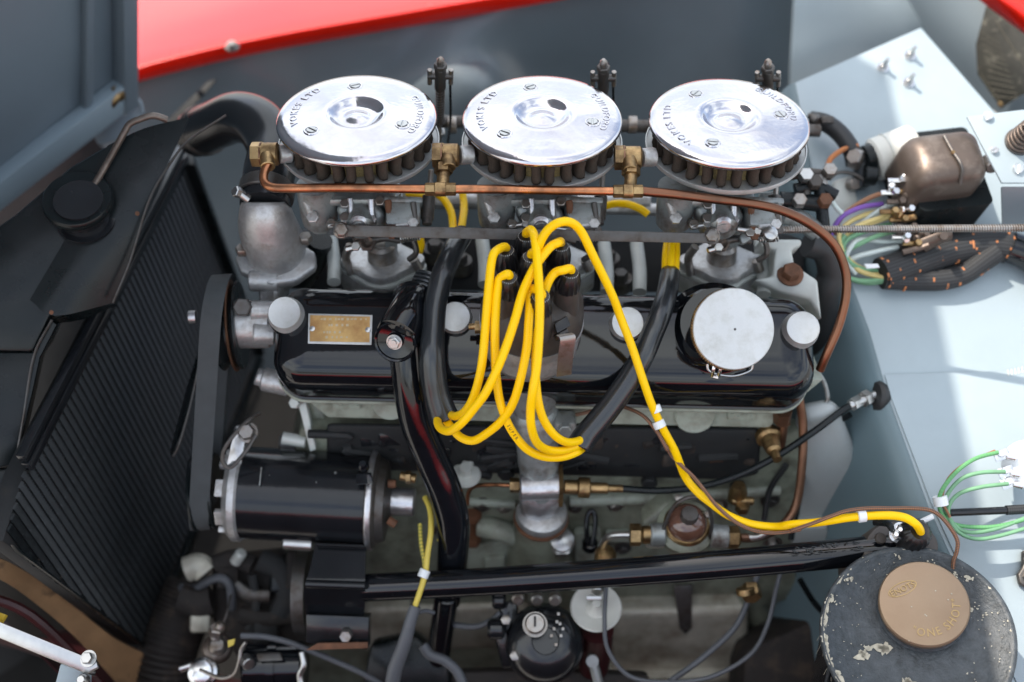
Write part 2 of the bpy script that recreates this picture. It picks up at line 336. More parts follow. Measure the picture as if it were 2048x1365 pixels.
# upright side of the bay between inner wing and bulkhead shelf
sheet('corner_panel', [[P(1592, -60, -.40), P(1760, -80, -.42), P(1990, -90, -.38)], [P(1586, 40, -.42), P(1740, 30, -.44), P(1900, 20, -.42)], [P(1580, 190, -.46), P(1730, 150, -.48), P(1880, 110, -.46)], [P(1580, 420, -.6), P(1730, 420, -.6), P(1900, 420, -.6)]], 'grey_paint')
sheet('scuttle_side', [[P(1780, -60, -.40), P(1940, -60, -.30), P(2150, -40, -.22)], [P(1850, 60, -.41), P(1970, 90, -.32), P(2150, 130, -.25)], [P(1900, 160, -.42), P(2040, 260, -.34), P(2150, 330, -.30)]], 'grey_paint')

# shelf of the bulkhead (foot boxes) and the upright bulkhead face under it
SH = (P(1800, 600, -.10), ax(20, 3))
def sh(x, y): return on(x, y, SH)
b = B()
def bent(pts, d, bev): b.prism(pts, -SH[1] * d, bev)
edge = [(1590, 165), (1640, 420), (1700, 560), (1738, 660), (1775, 790), (1815, 900), (1855, 1010), (1900, 1110), (1990, 1300), (2080, 1480)]
outer = [(2500, 1480), (2500, 300), (2030, 270), (1842, 55)]
b.prism([sh(*p) for p in edge + outer], -SH[1] * .004, .0015)
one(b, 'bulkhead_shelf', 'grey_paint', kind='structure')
# seam step: a second sheet laid over the shelf to the right/below
b = B(); b.prism([sh(x, y) + SH[1] * .0022 for x, y in [(1768, 751), (1782, 800), (1820, 900), (1862, 1010), (1908, 1110), (1998, 1300), (2080, 1460), (2480, 1460), (2480, 728)]], -SH[1] * .002, .0008)
one(b, 'bulkhead_cover_sheet', 'grey_paint', kind='structure')
# rolled shoulder and upright face
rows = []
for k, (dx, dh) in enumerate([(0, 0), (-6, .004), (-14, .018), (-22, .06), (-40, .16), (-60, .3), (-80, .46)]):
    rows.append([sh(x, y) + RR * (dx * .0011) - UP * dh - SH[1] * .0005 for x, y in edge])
sheet('bulkhead_face', rows, 'grey_bulk_shade', sub=3)
# near side inner wall, dark red, below the frame
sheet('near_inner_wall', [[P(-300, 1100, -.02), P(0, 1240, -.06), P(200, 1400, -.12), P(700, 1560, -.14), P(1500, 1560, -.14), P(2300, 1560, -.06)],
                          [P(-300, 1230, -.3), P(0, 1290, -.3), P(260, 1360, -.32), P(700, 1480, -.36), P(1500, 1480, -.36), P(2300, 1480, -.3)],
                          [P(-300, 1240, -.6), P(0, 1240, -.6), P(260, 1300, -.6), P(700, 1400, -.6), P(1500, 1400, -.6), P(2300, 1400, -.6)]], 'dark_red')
# grille duct at the far left, black
sheet('nose_duct', [[P(-300, 420, -.36), P(60, 330, -.42), P(240, 200, -.46)], [P(-300, 700, -.40), P(60, 600, -.44), P(260, 420, -.5)], [P(-300, 1100, -.4), P(40, 1000, -.44), P(200, 800, -.5)], [P(-300, 1500, -.4), P(0, 1350, -.44), P(200, 1200, -.5)]], 'black_matt')

# ================================================================ RED WING
t = thing('red_wing', 'glossy red front wing panel along the top edge behind the air filters', 'wing panel', P(600, 80, -.3))
lo = [(120, 215), (262, 168), (400, 132), (560, 98), (800, 56), (1120, 0), (1500, -75)]
rows = [[P(x, y, -.385) for x, y in lo], [P(x, y - 12, -.372) for x, y in lo], [P(x, y - 26, -.364) for x, y in lo], [P(x, y - 33, -.366) for x, y in lo],
        [P(x - 2, y - 60, -.392) for x, y in lo], [P(x - 4, y - 120, -.462) for x, y in lo], [P(x - 8, y - 210, -.60) for x, y in lo], [P(x - 12, y - 300, -.80) for x, y in lo]]
part(sheet(None, rows, None, sub=5, th=.0012), 'panel', 'red_paint', t, ang=60)
b = B(); b.lathe(P(465, 96, -.362), ax(40), [(.0085, 0), (.0085, .003), (.006, .006)], 20); b.hexn(P(465, 94, -.358), ax(40), .006, .006); part(b, 'bolt', 'steel', t)
t = thing('scuttle_panel', 'small corner of red scuttle bodywork at the top right', 'body panel', P(2000, 40, -.24))
rows = [[P(1925, -40, -.25), P(1985, 6, -.245), P(2060, 72, -.24), P(2150, 150, -.23)], [P(1935, -55, -.238), P(2000, -4, -.23), P(2070, 48, -.225), P(2160, 125, -.215)],
        [P(1960, -75, -.24), P(2030, -22, -.232), P(2090, 25, -.225), P(2180, 100, -.215)], [P(2010, -110, -.27), P(2080, -60, -.26), P(2150, -10, -.25), P(2240, 60, -.24)]]
part(sheet(None, rows, None, sub=4), 'panel', 'red_paint', t, ang=60)
rows = [[P(1914, -34, -.262), P(1976, 14, -.257), P(2052, 80, -.252), P(2140, 158, -.242)], [P(1925, -42, -.248), P(1985, 4, -.243), P(2060, 70, -.238), P(2150, 148, -.228)]]
part(sheet(None, rows, None, sub=4), 'lip', 'red_paint', t)

# ================================================================ BONNET, raised on its front hinge; its shade lies over the engine
t = thing('open_bonnet', 'raised red bonnet at left seen from its grey painted underside', 'bonnet', BC)
B2 = P(-20, 395, -.20); edgeA = (B2 - BC); T = TOP
S1 = sh(1935, 1080); ds = (SUN)
T2 = S1 + SUN * ((T - S0).length * 1.02)
Bn = BC + edgeA * 4.2; Tn = T + (T2 - T) * 1.9
out = -((T - BC).cross(edgeA)).normalized(); out = out if out.dot(RR) < 0 else -out
def bl(u, v, d=0): return (BC * (1 - u) + Bn * u) * (1 - v) + (T * (1 - u) + Tn * u) * v + out * d   # u along the lower edge, v up
g = [[bl(i / 8, j / 8, .002) for i in range(9)] for j in range(9)]
part(sheet(None, g, None, sub=1, th=.001), 'inner_panel', 'grey_bonnet_shade', t)
g = [[bl(i / 8 * 1.0 - .008 * (1 - i / 4), j / 8 - .020 * (1 - j / 4), .030) for i in range(9)] for j in range(9)]
part(sheet(None, g, None, sub=1, th=.001), 'outer_skin', 'red_paint', t)
def beam(p, q, wv, nv, wd, th):
    b = B(); a = nv * th; w_ = wv * wd; return b.prism([p, p + w_, p + w_ + a, p + a], q - p, .0022)
e1 = (Bn - BC).normalized(); e2 = (T - BC).normalized(); inn = -out
b = beam(bl(0, 0) - e2 * .006, bl(1, 0) - e2 * .006, e2, inn, .034, .020); part(b, 'lower_rail', 'grey_light_shade', t)
b = beam(bl(0, 0) - e2 * .008 - e1 * .002, bl(0, 1), e1, inn, .020, .022); part(b, 'side_rail', 'grey_bonnet_shade', t)
b = beam(bl(.07, .02), bl(.05, 1), e1, inn, .010, .012); part(b, 'stiffener', 'grey_bonnet_shade', t)
b = beam(bl(0, 1) - e2 * .03, bl(1, 1) - e2 * .03, e2, inn, .034, .020); part(b, 'upper_rail', 'grey_paint', t)
b = B(); b.tube([P(243, 180, -.245), P(232, 196, -.24), P(222, 210, -.243), P(214, 226, -.25)], .005, 10); b.lathe(P(234, 190, -.246), ax(30, 30), [(.009, 0), (.009, .005), (.006, .009)], 16); part(b, 'catch', 'brass', t)

# ================================================================ RADIATOR
RA, RB_, RC_ = P(372, 330, -.24), P(60, 945, .02), P(290, 1292, -.21)   # far top, near top, near bottom
RD = RA + (RC_ - RB_)
t = thing('radiator', 'black radiator with finned core and angular header tank at left', 'radiator', RC_)
ry = (RA - RB_).normalized(); rz = (RB_ - RC_).normalized(); rn = ry.cross(rz).normalized(); rn = rn if rn.x > 0 else -rn
LY, LZ = (RA - RB_).length, (RB_ - RC_).length * 1.02
CP = (RC_, rn); RB2 = on(14, 1084, CP); s2, z2 = (RB2 - RC_).dot(ry), (RB2 - RC_).dot(rz)
b = B(); b.prism([RB_ - rn * .004, RA - rn * .004, RD - rn * .004, RC_ - rn * .004, RB2 - rn * .004], -rn * .02, .002); part(b, 'core', 'black_matt', t)
# one row of pressed fins, shared by every row
nrow, nseg = 46, 72
rb = B(); st = LZ / nseg; wd = LY / nrow
for i in range(nseg):
    z0 = i * st; y_ = wd * .38; rb.add([(0, -y_, z0), (0, y_, z0), (.0022, y_, z0 + st * .5), (.0022, -y_, z0 + st * .5), (0, -y_, z0 + st), (0, y_, z0 + st)], [(0, 1, 2, 3), (3, 2, 5, 4)])
rb.add([(0, wd * .4, 0), (.003, wd * .46, 0), (0, wd * .52, 0), (0, wd * .4, LZ), (.003, wd * .46, LZ), (0, wd * .52, LZ)], [(0, 1, 4, 3), (1, 2, 5, 4)])
fm = rb.mesh('fin_row', 'fin', Matrix.Identity(4), 20)
for i in range(nrow):
    m = Matrix((rn, ry, rz)).transposed().to_4x4(); m.translation = RC_ + ry * (wd * (i + .5)) - rn * .003; inst(fm, 'fin_row', t, m)
k_ = int(-s2 / wd)
for i in range(k_):
    f = (i + .5) * wd / -s2; za, zb = z2 * f, LZ + (z2 - LZ) * f
    m = Matrix((rn, ry, rz)).transposed().to_4x4() @ Matrix.Diagonal((1, 1, (zb - za) / LZ, 1)); m.translation = RC_ - ry * (wd * (i + .5)) + rz * za - rn * .003; inst(fm, 'fin_row', t, m)
# bright pressed edges of the core's frame
for k, (o1, o2) in enumerate(((0, .010), (.013, .021))):
    b = B(); b.prism([RB_ + rz * (.002 + o1) - rn * .004, RB_ + rz * (.002 + o2) - rn * .004, RB_ + rz * (.002 + o2) + rn * .004, RB_ + rz * (.002 + o1) + rn * .004], ry * LY * 1.01, .0012); part(b, 'edge_rail', 'black_enamel', t)
b = B(); b.prism([RC_ - rz * .012, RC_ + rz * .002, RC_ + rz * .002 + rn * .006, RC_ - rz * .012 + rn * .006], ry * LY, .001); part(b, 'bottom_rail', 'black_satin', t)
b = B(); b.prism([RC_ - rz * .004, RB2 - rz * .004, RB2 - rz * .016, RC_ - rz * .016], rn * .005, .001); part(b, 'side_plate', 'black_satin', t)
b = B(); b.prism([RD + ry * .0 + rn * .01, RA + rn * .01, RA + ry * .022, RD + ry * .022], -rn * .05, .001); part(b, 'side_plate', 'black_satin', t)
# header tank: sloping top sheet with a jagged overhanging flange
TK = (P(160, 560, -.015), ax(-2, 14))
def tk(x, y, d=0): return on(x, y, TK) + TK[1] * d
top = [(-160, 760), (-160, 560), (30, 430), (140, 330), (205, 285), (330, 225), (455, 232), (400, 262), (360, 330), (305, 400), (268, 520), (225, 608), (100, 640), (66, 712), (30, 928), (-160, 960)]
def cutp(pts, d, th, bev=.001):
    b = B(); return b.prism([tk(x, y, d) for x, y in pts], -TK[1] * th, bev)
part(cutp([(-160, 700), (-160, 560), (30, 430), (140, 335), (212, 292), (268, 295), (205, 455), (140, 560), (96, 640), (66, 705)], .0, .12, .004), 'header_tank', 'black_satin', t)
# flange sheet (two planes meeting along a soft fold)
rows = [[tk(215, 292, .001), tk(140, 460, .001), tk(60, 600, .001)], [tk(290, 258, .004), tk(215, 455, .005), tk(112, 632, .004)], [tk(380, 238, .010), tk(300, 408, .004), tk(226, 606, -.012)]]
part(sheet(None, rows, None, sub=4, th=.0015), 'flange', 'black_satin', t)
part(sheet(None, [[tk(226, 608, -.013), tk(170, 620, -.012), tk(104, 640, -.004)], [tk(226, 612, -.03), tk(160, 640, -.03), tk(96, 650, -.03)]], None, sub=3, th=.001), 'flange_lip', 'black_satin', t)
part(cutp([(-160, 706), (64, 706), (100, 640), (112, 650), (78, 716), (62, 790), (44, 870), (32, 930), (-160, 962)], -.004, .03, .001), 'near_flange', 'black_satin', t)
b = B(); b.tube([tk(226, 606, .0), tk(262, 520, .005), tk(300, 402, .012), tk(342, 330, .014), tk(378, 285, .014), tk(452, 236, .016)], .0011, 6); part(b, 'flange_edge', 'bright_steel' if 0 else 'dark_steel', t)
b = B(); b.tube([tk(104, 640, .001), tk(68, 712, .001), tk(48, 830, .001), tk(31, 928, .001)], .0012, 6); part(b, 'flange_edge', 'dark_steel', t)
part(cutp([(-160, 962), (28, 940), (56, 952), (40, 990), (-160, 1010)], -.018, .04, .002), 'tank_bottom', 'black_satin', t)
part(cutp([(-160, 1000), (42, 990), (8, 1080), (-160, 1080)], -.04, .03, .002), 'side_bracket', 'black_satin', t)
# filler neck and cap
cc = tk(158, 400, .018); cn = ax(30, 4)
b = B(); b.lathe(tk(172, 440, -.002), cn, [(.026, 0), (.026, .003), (.021, .004), (.021, .030)], 36); part(b, 'filler_neck', 'black_enamel', t)
b = B(); b.lathe(cc - cn * .006, cn, [(.019, -.004), (.0285, -.003), (.0300, .0), (.0300, .0045), (.0285, .0065), (.009, .0070), (.0085, .0045), (.0001, .0045)], 48); cp_ = part(b, 'filler_cap', 'black_satin', t)
b = B(); b.lathe(cc - cn * .002, cn, [(.0045, 0), (.0045, .0015), (.002, .0022)], 20); b.ring(cc - cn * .0012, cn, .0062, .0006, 24, 6); part(b, 'rivet', 'dark_steel', cp_)
b = B(); b.tube([tk(184, 384, .014), tk(203, 352, .010), tk(228, 308, .010), tk(252, 266, .012), tk(262, 252, .013), tk(280, 244, .014), tk(308, 236, .013), tk(335, 243, .010)], .0030, 10); part(b, 'overflow_pipe', 'relay_copper', t)  # copper colour stands in for red reflected along the pipe
b = B()
for x, y in ((247, 432), (275, 428), (104, 625)): b.lathe(tk(x, y, .003), TK[1], [(.0022, 0), (.002, .0015)], 10)
part(b, 'rivet', 'rust', t, kind='stuff')
# stone guard rail under the core, tan primer showing
b = B(); q = [RC_ - rz * .014 + ry * .0, RB_ - rz * LZ * .62 - ry * .02]
rows = [[P(-60, 1110, -.03), P(0, 1118, -.05), P(60, 1150, -.08), P(150, 1215, -.12), P(225, 1275, -.16), P(292, 1310, -.2)], [P(-60, 1150, -.035), P(0, 1160, -.055), P(55, 1195, -.085), P(140, 1265, -.125), P(205, 1335, -.165), P(262, 1400, -.2)]]
part(sheet(None, rows, None, sub=4, th=.006), 'lower_guard', 'tan_paint', t)
b = B(); b.tube([P(-80, 1180, -.04), P(60, 1230, -.07), P(200, 1370, -.12), P(260, 1440, -.14)], .005, 8); part(b, 'guard_bar', 'dark_red', t)

# bonnet-stay arm lower left
t = thing('stay_arm', 'flat bright steel stay bolted to a grey bracket at lower left corner', 'bonnet stay', P(150, 1310, .02))
n_ = ax(22, -6)
b = B(); b.prism([P(-80, 1212, .02), P(160, 1310, .02), P(192, 1322, .02), P(196, 1336, .02), P(172, 1348, .02), P(-80, 1244, .02)], -n_ * .004, .0008)
b.prism([P(-80, 1244, .02), P(172, 1348, .02), P(176, 1338, .016), P(-80, 1233, .016)], -n_ * .018, .0008); part(b, 'arm', 'bright_steel', t)
b = B(); b.hexn(P(178, 1318, .021), n_, .0052, .006); b.lathe(P(178, 1318, .02), n_, [(.0072, 0), (.0072, .0015)], 20); b.lathe(P(170, 1362, .02), n_, [(.005, 0), (.005, .006), (.003, .009)], 16); part(b, 'bolt', 'bright_steel', t)
b = B(); b.prism([P(120, 1326, .012), P(166, 1344, .012), P(160, 1420, .0), P(90, 1440, .0)], -n_ * .02, .002); part(b, 'bracket', 'grey_paint', t)
b = B(); b.prism([P(-10, 1222, 0), P(12, 1230, 0), P(0, 1250, 0), P(-12, 1250, 0)], -n_ * .004, .0004); one(b, 'pipe_clip', 'amber', 'small amber clip above the steel stay at the left edge', 'clip')

# near side wing: below the frame, the edge one leans over to look in
t = thing('near_wing', 'red near side wing the photograph is taken over', 'wing panel', V((0, -.5, 0)))
prof_ = [(-.50, -.80), (-.50, -.44), (-.505, -.15), (-.512, -.132), (-.53, -.124), (-.60, -.12), (-.72, -.15), (-.82, -.27), (-.88, -.45)]
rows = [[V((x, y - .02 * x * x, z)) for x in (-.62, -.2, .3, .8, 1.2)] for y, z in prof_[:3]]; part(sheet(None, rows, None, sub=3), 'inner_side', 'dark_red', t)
rows = [[V((x, y - .02 * x * x, z)) for x in (-.62, -.2, .3, .8, 1.2)] for y, z in prof_[2:]]; part(sheet(None, rows, None, sub=4), 'skin', 'red_paint', t)

t = thing('wing_stay', 'flat black stay strap slanting across the inner wing above the radiator', 'stay', P(380, 195, -.3))
b = B(); b.prism([P(414, 164, -.37), P(434, 158, -.37), P(404, 192, -.37), P(352, 246, -.36), P(326, 248, -.36), P(370, 210, -.37)], -NN * .004, .0006); part(b, 'strap', 'black_matt', t)
b = B(); b.lathe(P(400, 186, -.369), NN, [(.004, 0), (.003, .002)], 12); part(b, 'rivet', 'black_enamel', t)
t = thing('hinge_plate', 'grey hinge plate under the corner of the raised bonnet', 'hinge plate', P(240, 245, -.3))
b = B(); b.prism([P(176, 250, -.29), P(206, 206, -.29), P(262, 186, -.30), P(282, 204, -.30), P(286, 236, -.30), P(232, 280, -.29), P(196, 290, -.29)], -NN * .004, .0012); part(b, 'plate', 'grey_bonnet_shade', t)
b = B(); b.tube([P(262, 188, -.297), P(280, 204, -.297), P(286, 226, -.297)], .0016, 6); part(b, 'edge', 'grey_light_shade', t)
# ================================================================ ENGINE BLOCK (one casting side, head above it)
BN = V(dv(0, -.66, .75)).normalized()
BS = (P(1100, 1000, -.145), BN)
def bs(x, y, d=0): return on(x, y, BS) + BN * d
t = thing('engine_block', 'grey green painted side of the straight six engine below the rocker cover', 'engine', bs(1100, 1100))
b = B(); b.prism([bs(x, y) for x, y in [(600, 860), (1560, 880), (1600, 1000), (1600, 1130), (1560, 1420), (600, 1420), (560, 1000)]], -BN * .12, .004); part(b, 'block', 'engine_green', t)
# dark tappet side cover, recessed band
b = B(); b.prism([bs(x, y, .001) for x, y in [(655, 842), (1520, 852), (1516, 940), (1470, 952), (655, 930)]], BN * .006, .004); part(b, 'side_cover', 'black_matt', t)
rnd = random.Random(31)
for k in range(46):
    x = 670 + rnd.random() * 830; y = 862 + rnd.random() * 66; w_ = rnd.uniform(.008, .026); b = B()
    if k % 3: b.box(bs(x, y, .004), (BN + RR * rnd.uniform(-.4, .4) + UU * rnd.uniform(-.3, .3)).normalized(), w_, w_ * rnd.uniform(.4, .9), rnd.uniform(.004, .010), .002)
    else: b.tube([bs(x, y, .006), bs(x + rnd.uniform(-50, 50), y + rnd.uniform(-14, 14), .008), bs(x + rnd.uniform(-80, 80), y + rnd.uniform(-20, 20), .006)], rnd.uniform(.002, .005), 8)
    part(b, 'casting_lump', ('black_matt', 'grime', 'black_enamel')[k % 3], t)
b = B(); b.prism([bs(1414, 902, .007), bs(1440, 899, .007), bs(1444, 912, .007), bs(1418, 914, .007)], BN * .0006, 0); part(b, 'rust_patch', 'rust', t)
for x, y in ((1297, 953), (1012, 935), (1475, 965)):
    b = B(); b.hexn(bs(x, y, .004), BN, .008, .008); part(b, 'bolt', 'black_matt', t)
# cylinder head with cast bosses
HD = (P(1100, 820, -.055), ax(-30)); hd = lambda x, y, d=0: on(x, y, HD) + HD[1] * d
b = B(); b.prism([hd(x, y) for x, y in [(560, 740), (1650, 760), (1600, 800), (1575, 812), (1540, 858), (1180, 850), (655, 838), (610, 800)]], -HD[1] * .10, .003); part(b, 'cylinder_head', 'head_green', t)
for x, y, rx, tx in ((1390, 830, .019, 0), (780, 806, .0175, 0)):
    b = B(); b.lathe(hd(x, y, -.001), HD[1], [(rx, 0), (rx, .003), (rx * .92, .0045), (rx * .8, .0035), (.0001, .003)], 32); pl = part(b, 'core_plug', 'head_green', t)
for (x, y, w_) in ((694, 800, 60), (1483, 822, 60)):
    b = B(); b.prism([hd(x - w_ / 2, y - 20), hd(x + w_ / 2, y - 20), hd(x + w_ / 2 - 2, y + 16), hd(x - w_ / 2 + 2, y + 16)], HD[1] * .003, .001)
    rnd = random.Random(int(x))
    part(b, 'cast_pad', 'head_green', t)
    b = B()
    for r_ in range(2):
        for c_ in range(5):
            xx = x - w_ * .36 + c_ * w_ * .17; yy = y - 8 + r_ * 13
            b.box(hd(xx, yy, .0035), HD[1], .0011, .0028, .0008, 0); b.box(hd(xx + 3, yy + rnd.choice((-3, 3)), .0035), HD[1], .002, .0009, .0008, 0)
    part(b, 'cast_figures', 'head_green', t, kind='stuff')
# distributor mounting boss, ribs and pads on the block
b = B(); b.lathe(bs(1080, 1075, .0), dv(.02, .66, .75), [(.036, -.04), (.032, .01), (.029, .024), (.027, .034)], 40); part(b, 'distributor_boss', 'engine_green', t)
b = B(); b.prism([bs(1050, 1080), bs(1110, 1080), bs(1104, 1190), bs(1056, 1190)], BN * .014, .004)
b.prism([bs(935, 1085), bs(1040, 1070), bs(1042, 1150), bs(935, 1150)], BN * .006, .002)
b.prism([bs(968, 1100, .004), bs(1010, 1096, .004), bs(1010, 1140, .004), bs(968, 1140, .004)], BN * .008, .003)
b.tube([bs(960, 1046, .004), bs(1000, 1046, .01), bs(1036, 1066, .006)], .011, 12); part(b, 'cast_rib', 'head_green', t)
b = B(); b.prism([bs(1145, 1050), bs(1200, 1046), bs(1204, 1110), bs(1150, 1115)], BN * .012, .005); b.prism([bs(1210, 1056), bs(1262, 1056), bs(1262, 1075), bs(1210, 1075)], BN * .008, .003); part(b, 'cast_pad', 'head_green', t)
b = B(); b.hexn(P(1124, 1092, -.160), dv(0, .3, .95), .0130, .012); b.lathe(P(1124, 1082, -.148), dv(0, .3, .95), [(.0115, 0), (.0122, .003), (.0115, .008), (.006, .0105), (.0001, .0115)], 32); part(b, 'cap_bolt', 'bright_steel', t)
b = B(); b.tube([P(1175, 1086, -.14), P(1173, 1050, -.14), P(1176, 1030, -.14), P(1183, 1022, -.14), P(1190, 1032, -.14), P(1190, 1056, -.14), P(1185, 1090, -.14)], .0026, 10); b.lathe(P(1180, 1090, -.15), UP, [(.008, -.004), (.008, .004), (.005, .006)], 16); part(b, 'dipstick_loop', 'black_gloss', t)
for x, y in ((946, 1030), (945, 1078)):
    b = B(); b.hexn(bs(x, y, .004), dv(0, .7, .7), .009, .010); b.cyl(bs(x, y + 4, 0), bs(x + 1, y + 34, 0), .006, 12); part(b, 'bolt', 'rust', t)
for x, y, r_ in ((965, 1008, .006), (1008, 1015, .0045), (1230, 1010, .005), (1246, 1095, .0055), (1300, 1000, .005), (1440, 1010, .005), (1450, 1110, .006), (1150, 1015, .0045), (885, 1060, .006), (1540, 1000, .006), (1545, 1085, .006), (1000, 1120, .005)):
    b = B(); b.lathe(bs(x, y, .0), BN, [(r_ * 1.6, 0), (r_ * 1.6, .0015)], 18); b.hexn(bs(x, y, .0015), BN, r_, r_ * .8, x); part(b, 'bolt', 'dark_steel' if x % 3 else 'steel', t)
b = B(); b.tube([bs(900, 1000, .0), bs(1030, 1006, .002)], .005, 10); b.tube([bs(1140, 1000, .002), bs(1330, 992, .002), bs(1560, 980, .0)], .006, 10); part(b, 'cast_seam', 'head_green', t, kind='stuff')
# lower rail and sump
b = B(); b.prism([bs(820, 1150, -.01), bs(1590, 1130, -.01), bs(1590, 1185, -.012), bs(1480, 1215, -.012), bs(820, 1200, -.012)], BN * .02, .004); part(b, 'crankcase_rail', 'engine_green', t)
b = B(); b.prism([bs(1215, 1182, -.02), bs(1490, 1175, -.02), bs(1490, 1298, -.02), bs(1215, 1305, -.02)], BN * .05, .010, 4); part(b, 'sump', 'sump', t, ang=50)
b = B(); b.prism([bs(1205, 1296, .0), bs(1500, 1290, .0), bs(1500, 1306, .0), bs(1205, 1312, .0)], BN * .040, .004); part(b, 'sump_flange', 'sump', t)
b = B(); b.prism([bs(730, 1200, -.02), bs(1060, 1190, -.02), bs(1060, 1275, -.02), bs(730, 1285, -.02)], BN * .035, .008, 3); part(b, 'sump_front', 'sump', t, ang=50)
b = B(); b.prism([bs(560, 1300, -.04), bs(1600, 1300, -.04), bs(1600, 1500, -.04), bs(560, 1500, -.04)], BN * .02, .004); part(b, 'lower_sump', 'grime', t)
b = B(); b.prism([bs(1345, 1150, .012), bs(1382, 1150, .012), bs(1376, 1200, .034), bs(1364, 1214, .034), bs(1352, 1200, .034)], BN * .003, .0012); b.lathe(bs(1364, 1200, .038), BN, [(.004, 0), (.004, .001), (.0025, .002)], 14); part(b, 'sump_lug', 'dark_steel', t)
# timing end and front casting
b = B(); b.prism([P(600, 800, -.085), P(640, 800, -.085), P(672, 900, -.10), P(668, 960, -.12), P(630, 960, -.12), P(612, 880, -.10)], -BN * .05, .004); part(b, 'front_bracket', 'engine_green', t)
b = B(); b.prism([P(596, 808, -.075), P(612, 806, -.075), P(632, 900, -.085), P(620, 905, -.085)], -BN * .01, .001); b.cyl(P(565, 876, -.09), P(612, 884, -.09), .006, 14); b.hexn(P(592, 806, -.07), dv(-.2, 0, 1), .0055, .006); part(b, 'bracket_edge', 'pale_pipe', t)
# gearbox end, right
b = B(); b.prism([bs(1500, 900, -.02), bs(1600, 860, -.02), bs(1620, 1180, -.02), bs(1500, 1200, -.02)], BN * .02, .005); part(b, 'end_plate', 'engine_green', t)
b = B(); b.prism([bs(1596, 830, -.02), bs(1676, 815, -.02), bs(1722, 930, -.02), bs(1738, 1040, -.02), bs(1690, 1180, -.02), bs(1640, 1230, -.02), bs(1580, 1230, -.02)], BN * .022, .012, 3); part(b, 'bell_housing', 'bell', t, ang=60)
for (x, y, w_, h_) in ((1614, 1050, 70, 42), (1606, 1218, 72, 34), (1590, 1262, 80, 30)):
    b = B(); b.prism([bs(x - w_ / 2, y - h_ / 2), bs(x + w_ / 2, y - h_ / 2), bs(x + w_ / 2, y + h_ / 2), bs(x - w_ / 2, y + h_ / 2)], BN * .018, .003); part(b, 'lug', 'bell', t)
b = B(); b.tube([bs(1470, 1175, .01), bs(1500, 1200, .0), bs(1520, 1240, .0), bs(1540, 1300, -.01)], .013, 12); part(b, 'flange_rib', 'engine_green', t)

b = B(); b.prism([P(1490, 1300, -.20), P(1600, 1252, -.20), P(1655, 1225, -.20), P(1700, 1230, -.20), P(1700, 1420, -.20), P(1480, 1420, -.20)], -NN * .08, .008); part(b, 'gearbox', 'grime', t)

# ================================================================ ROCKER COVER
CT = 17; CN = ax(CT); CO = P(1090, 655, 0)
ccx = (P(1640, 690, 0) - P(545, 665, 0)).normalized(); ccz = (CN - ccx * CN.dot(ccx)).normalized(); ccy = ccz.cross(ccx)
def cv(x, y, d=0): return on(x, y, (CO, ccz)) + ccz * d
c0 = cv(1090, 672); HX, HY = L(548), .0465
def rrect(hx, hy, r, z, n=8):
    o = []
    for sx, sy, a in ((1, 1, 0), (-1, 1, 90), (-1, -1, 180), (1, -1, 270)):
        for k in range(n + 1): q = rad(a + 90 * k / n); o.append(c0 + ccx * (sx * (hx - r) + cos(q) * r) + ccy * (sy * (hy - r) + sin(q) * r) + ccz * z)
    return o
t = thing('rocker_cover', 'long gloss black rocker cover with alloy cap nuts and a brass plate', 'rocker cover', c0)
b = B(); rr_ = []
prof = [(0, -.058), (0, -.03), (.0005, -.022), (.0022, -.0145), (.0062, -.0075), (.012, -.0028), (.019, -.0005), (.028, .0008), (.036, .0014)]
for i_, z_ in prof: rr_.append(rrect(HX - i_, HY - i_, max(.026 - i_ * .72, .0006), z_))
b.loft(rr_); part(b, 'cover', 'black_gloss', t, ang=60)
b = B(); b.loft([rrect(HX + .0028, HY + .0030, .029, -.0625), rrect(HX + .0028, HY + .0030, .029, -.0595), rrect(HX + .001, HY + .001, .027, -.0575)]); part(b, 'gasket', 'head_green', t)
b = B(); b.loft([rrect(HX + .0016, HY + .0018, .028, -.0575), rrect(HX + .0016, HY + .0018, .028, -.054), rrect(HX - .001, HY - .001, .026, -.052)]); part(b, 'rolled_edge', 'black_gloss', t)
me = None
for x, y, r_ in ((573, 632, 33), (911, 640, 31), (1253, 652, 32.5), (1600, 662, 34)):
    c = cv(x, y, .004); n_ = (ccz + dv(0, -.12, 0)).normalized(); rr = L(r_)
    if me is None:
        b = B(); b.lathe(V((0, 0, 0)), UP, [(.0155, -.012), (.0155, -.003), (.0135, 0), (.0139, .006), (.0132, .0072), (.0122, .0069), (.0001, .0067)], 40); me = b.mesh('cap_nut', 'dull_alu', Matrix.Identity(4))
        b = B(); b.lathe(V((0, 0, 0)), UP, [(.0175, -.012), (.0170, -.007), (.0150, -.004)], 32); me2 = b.mesh('nut_seat', 'black_gloss', Matrix.Identity(4))
    inst(me, 'cap_nut', t, fmat(c, n_) @ Matrix.Scale(rr / .0139, 4)); inst(me2, 'nut_seat', t, fmat(c, n_))
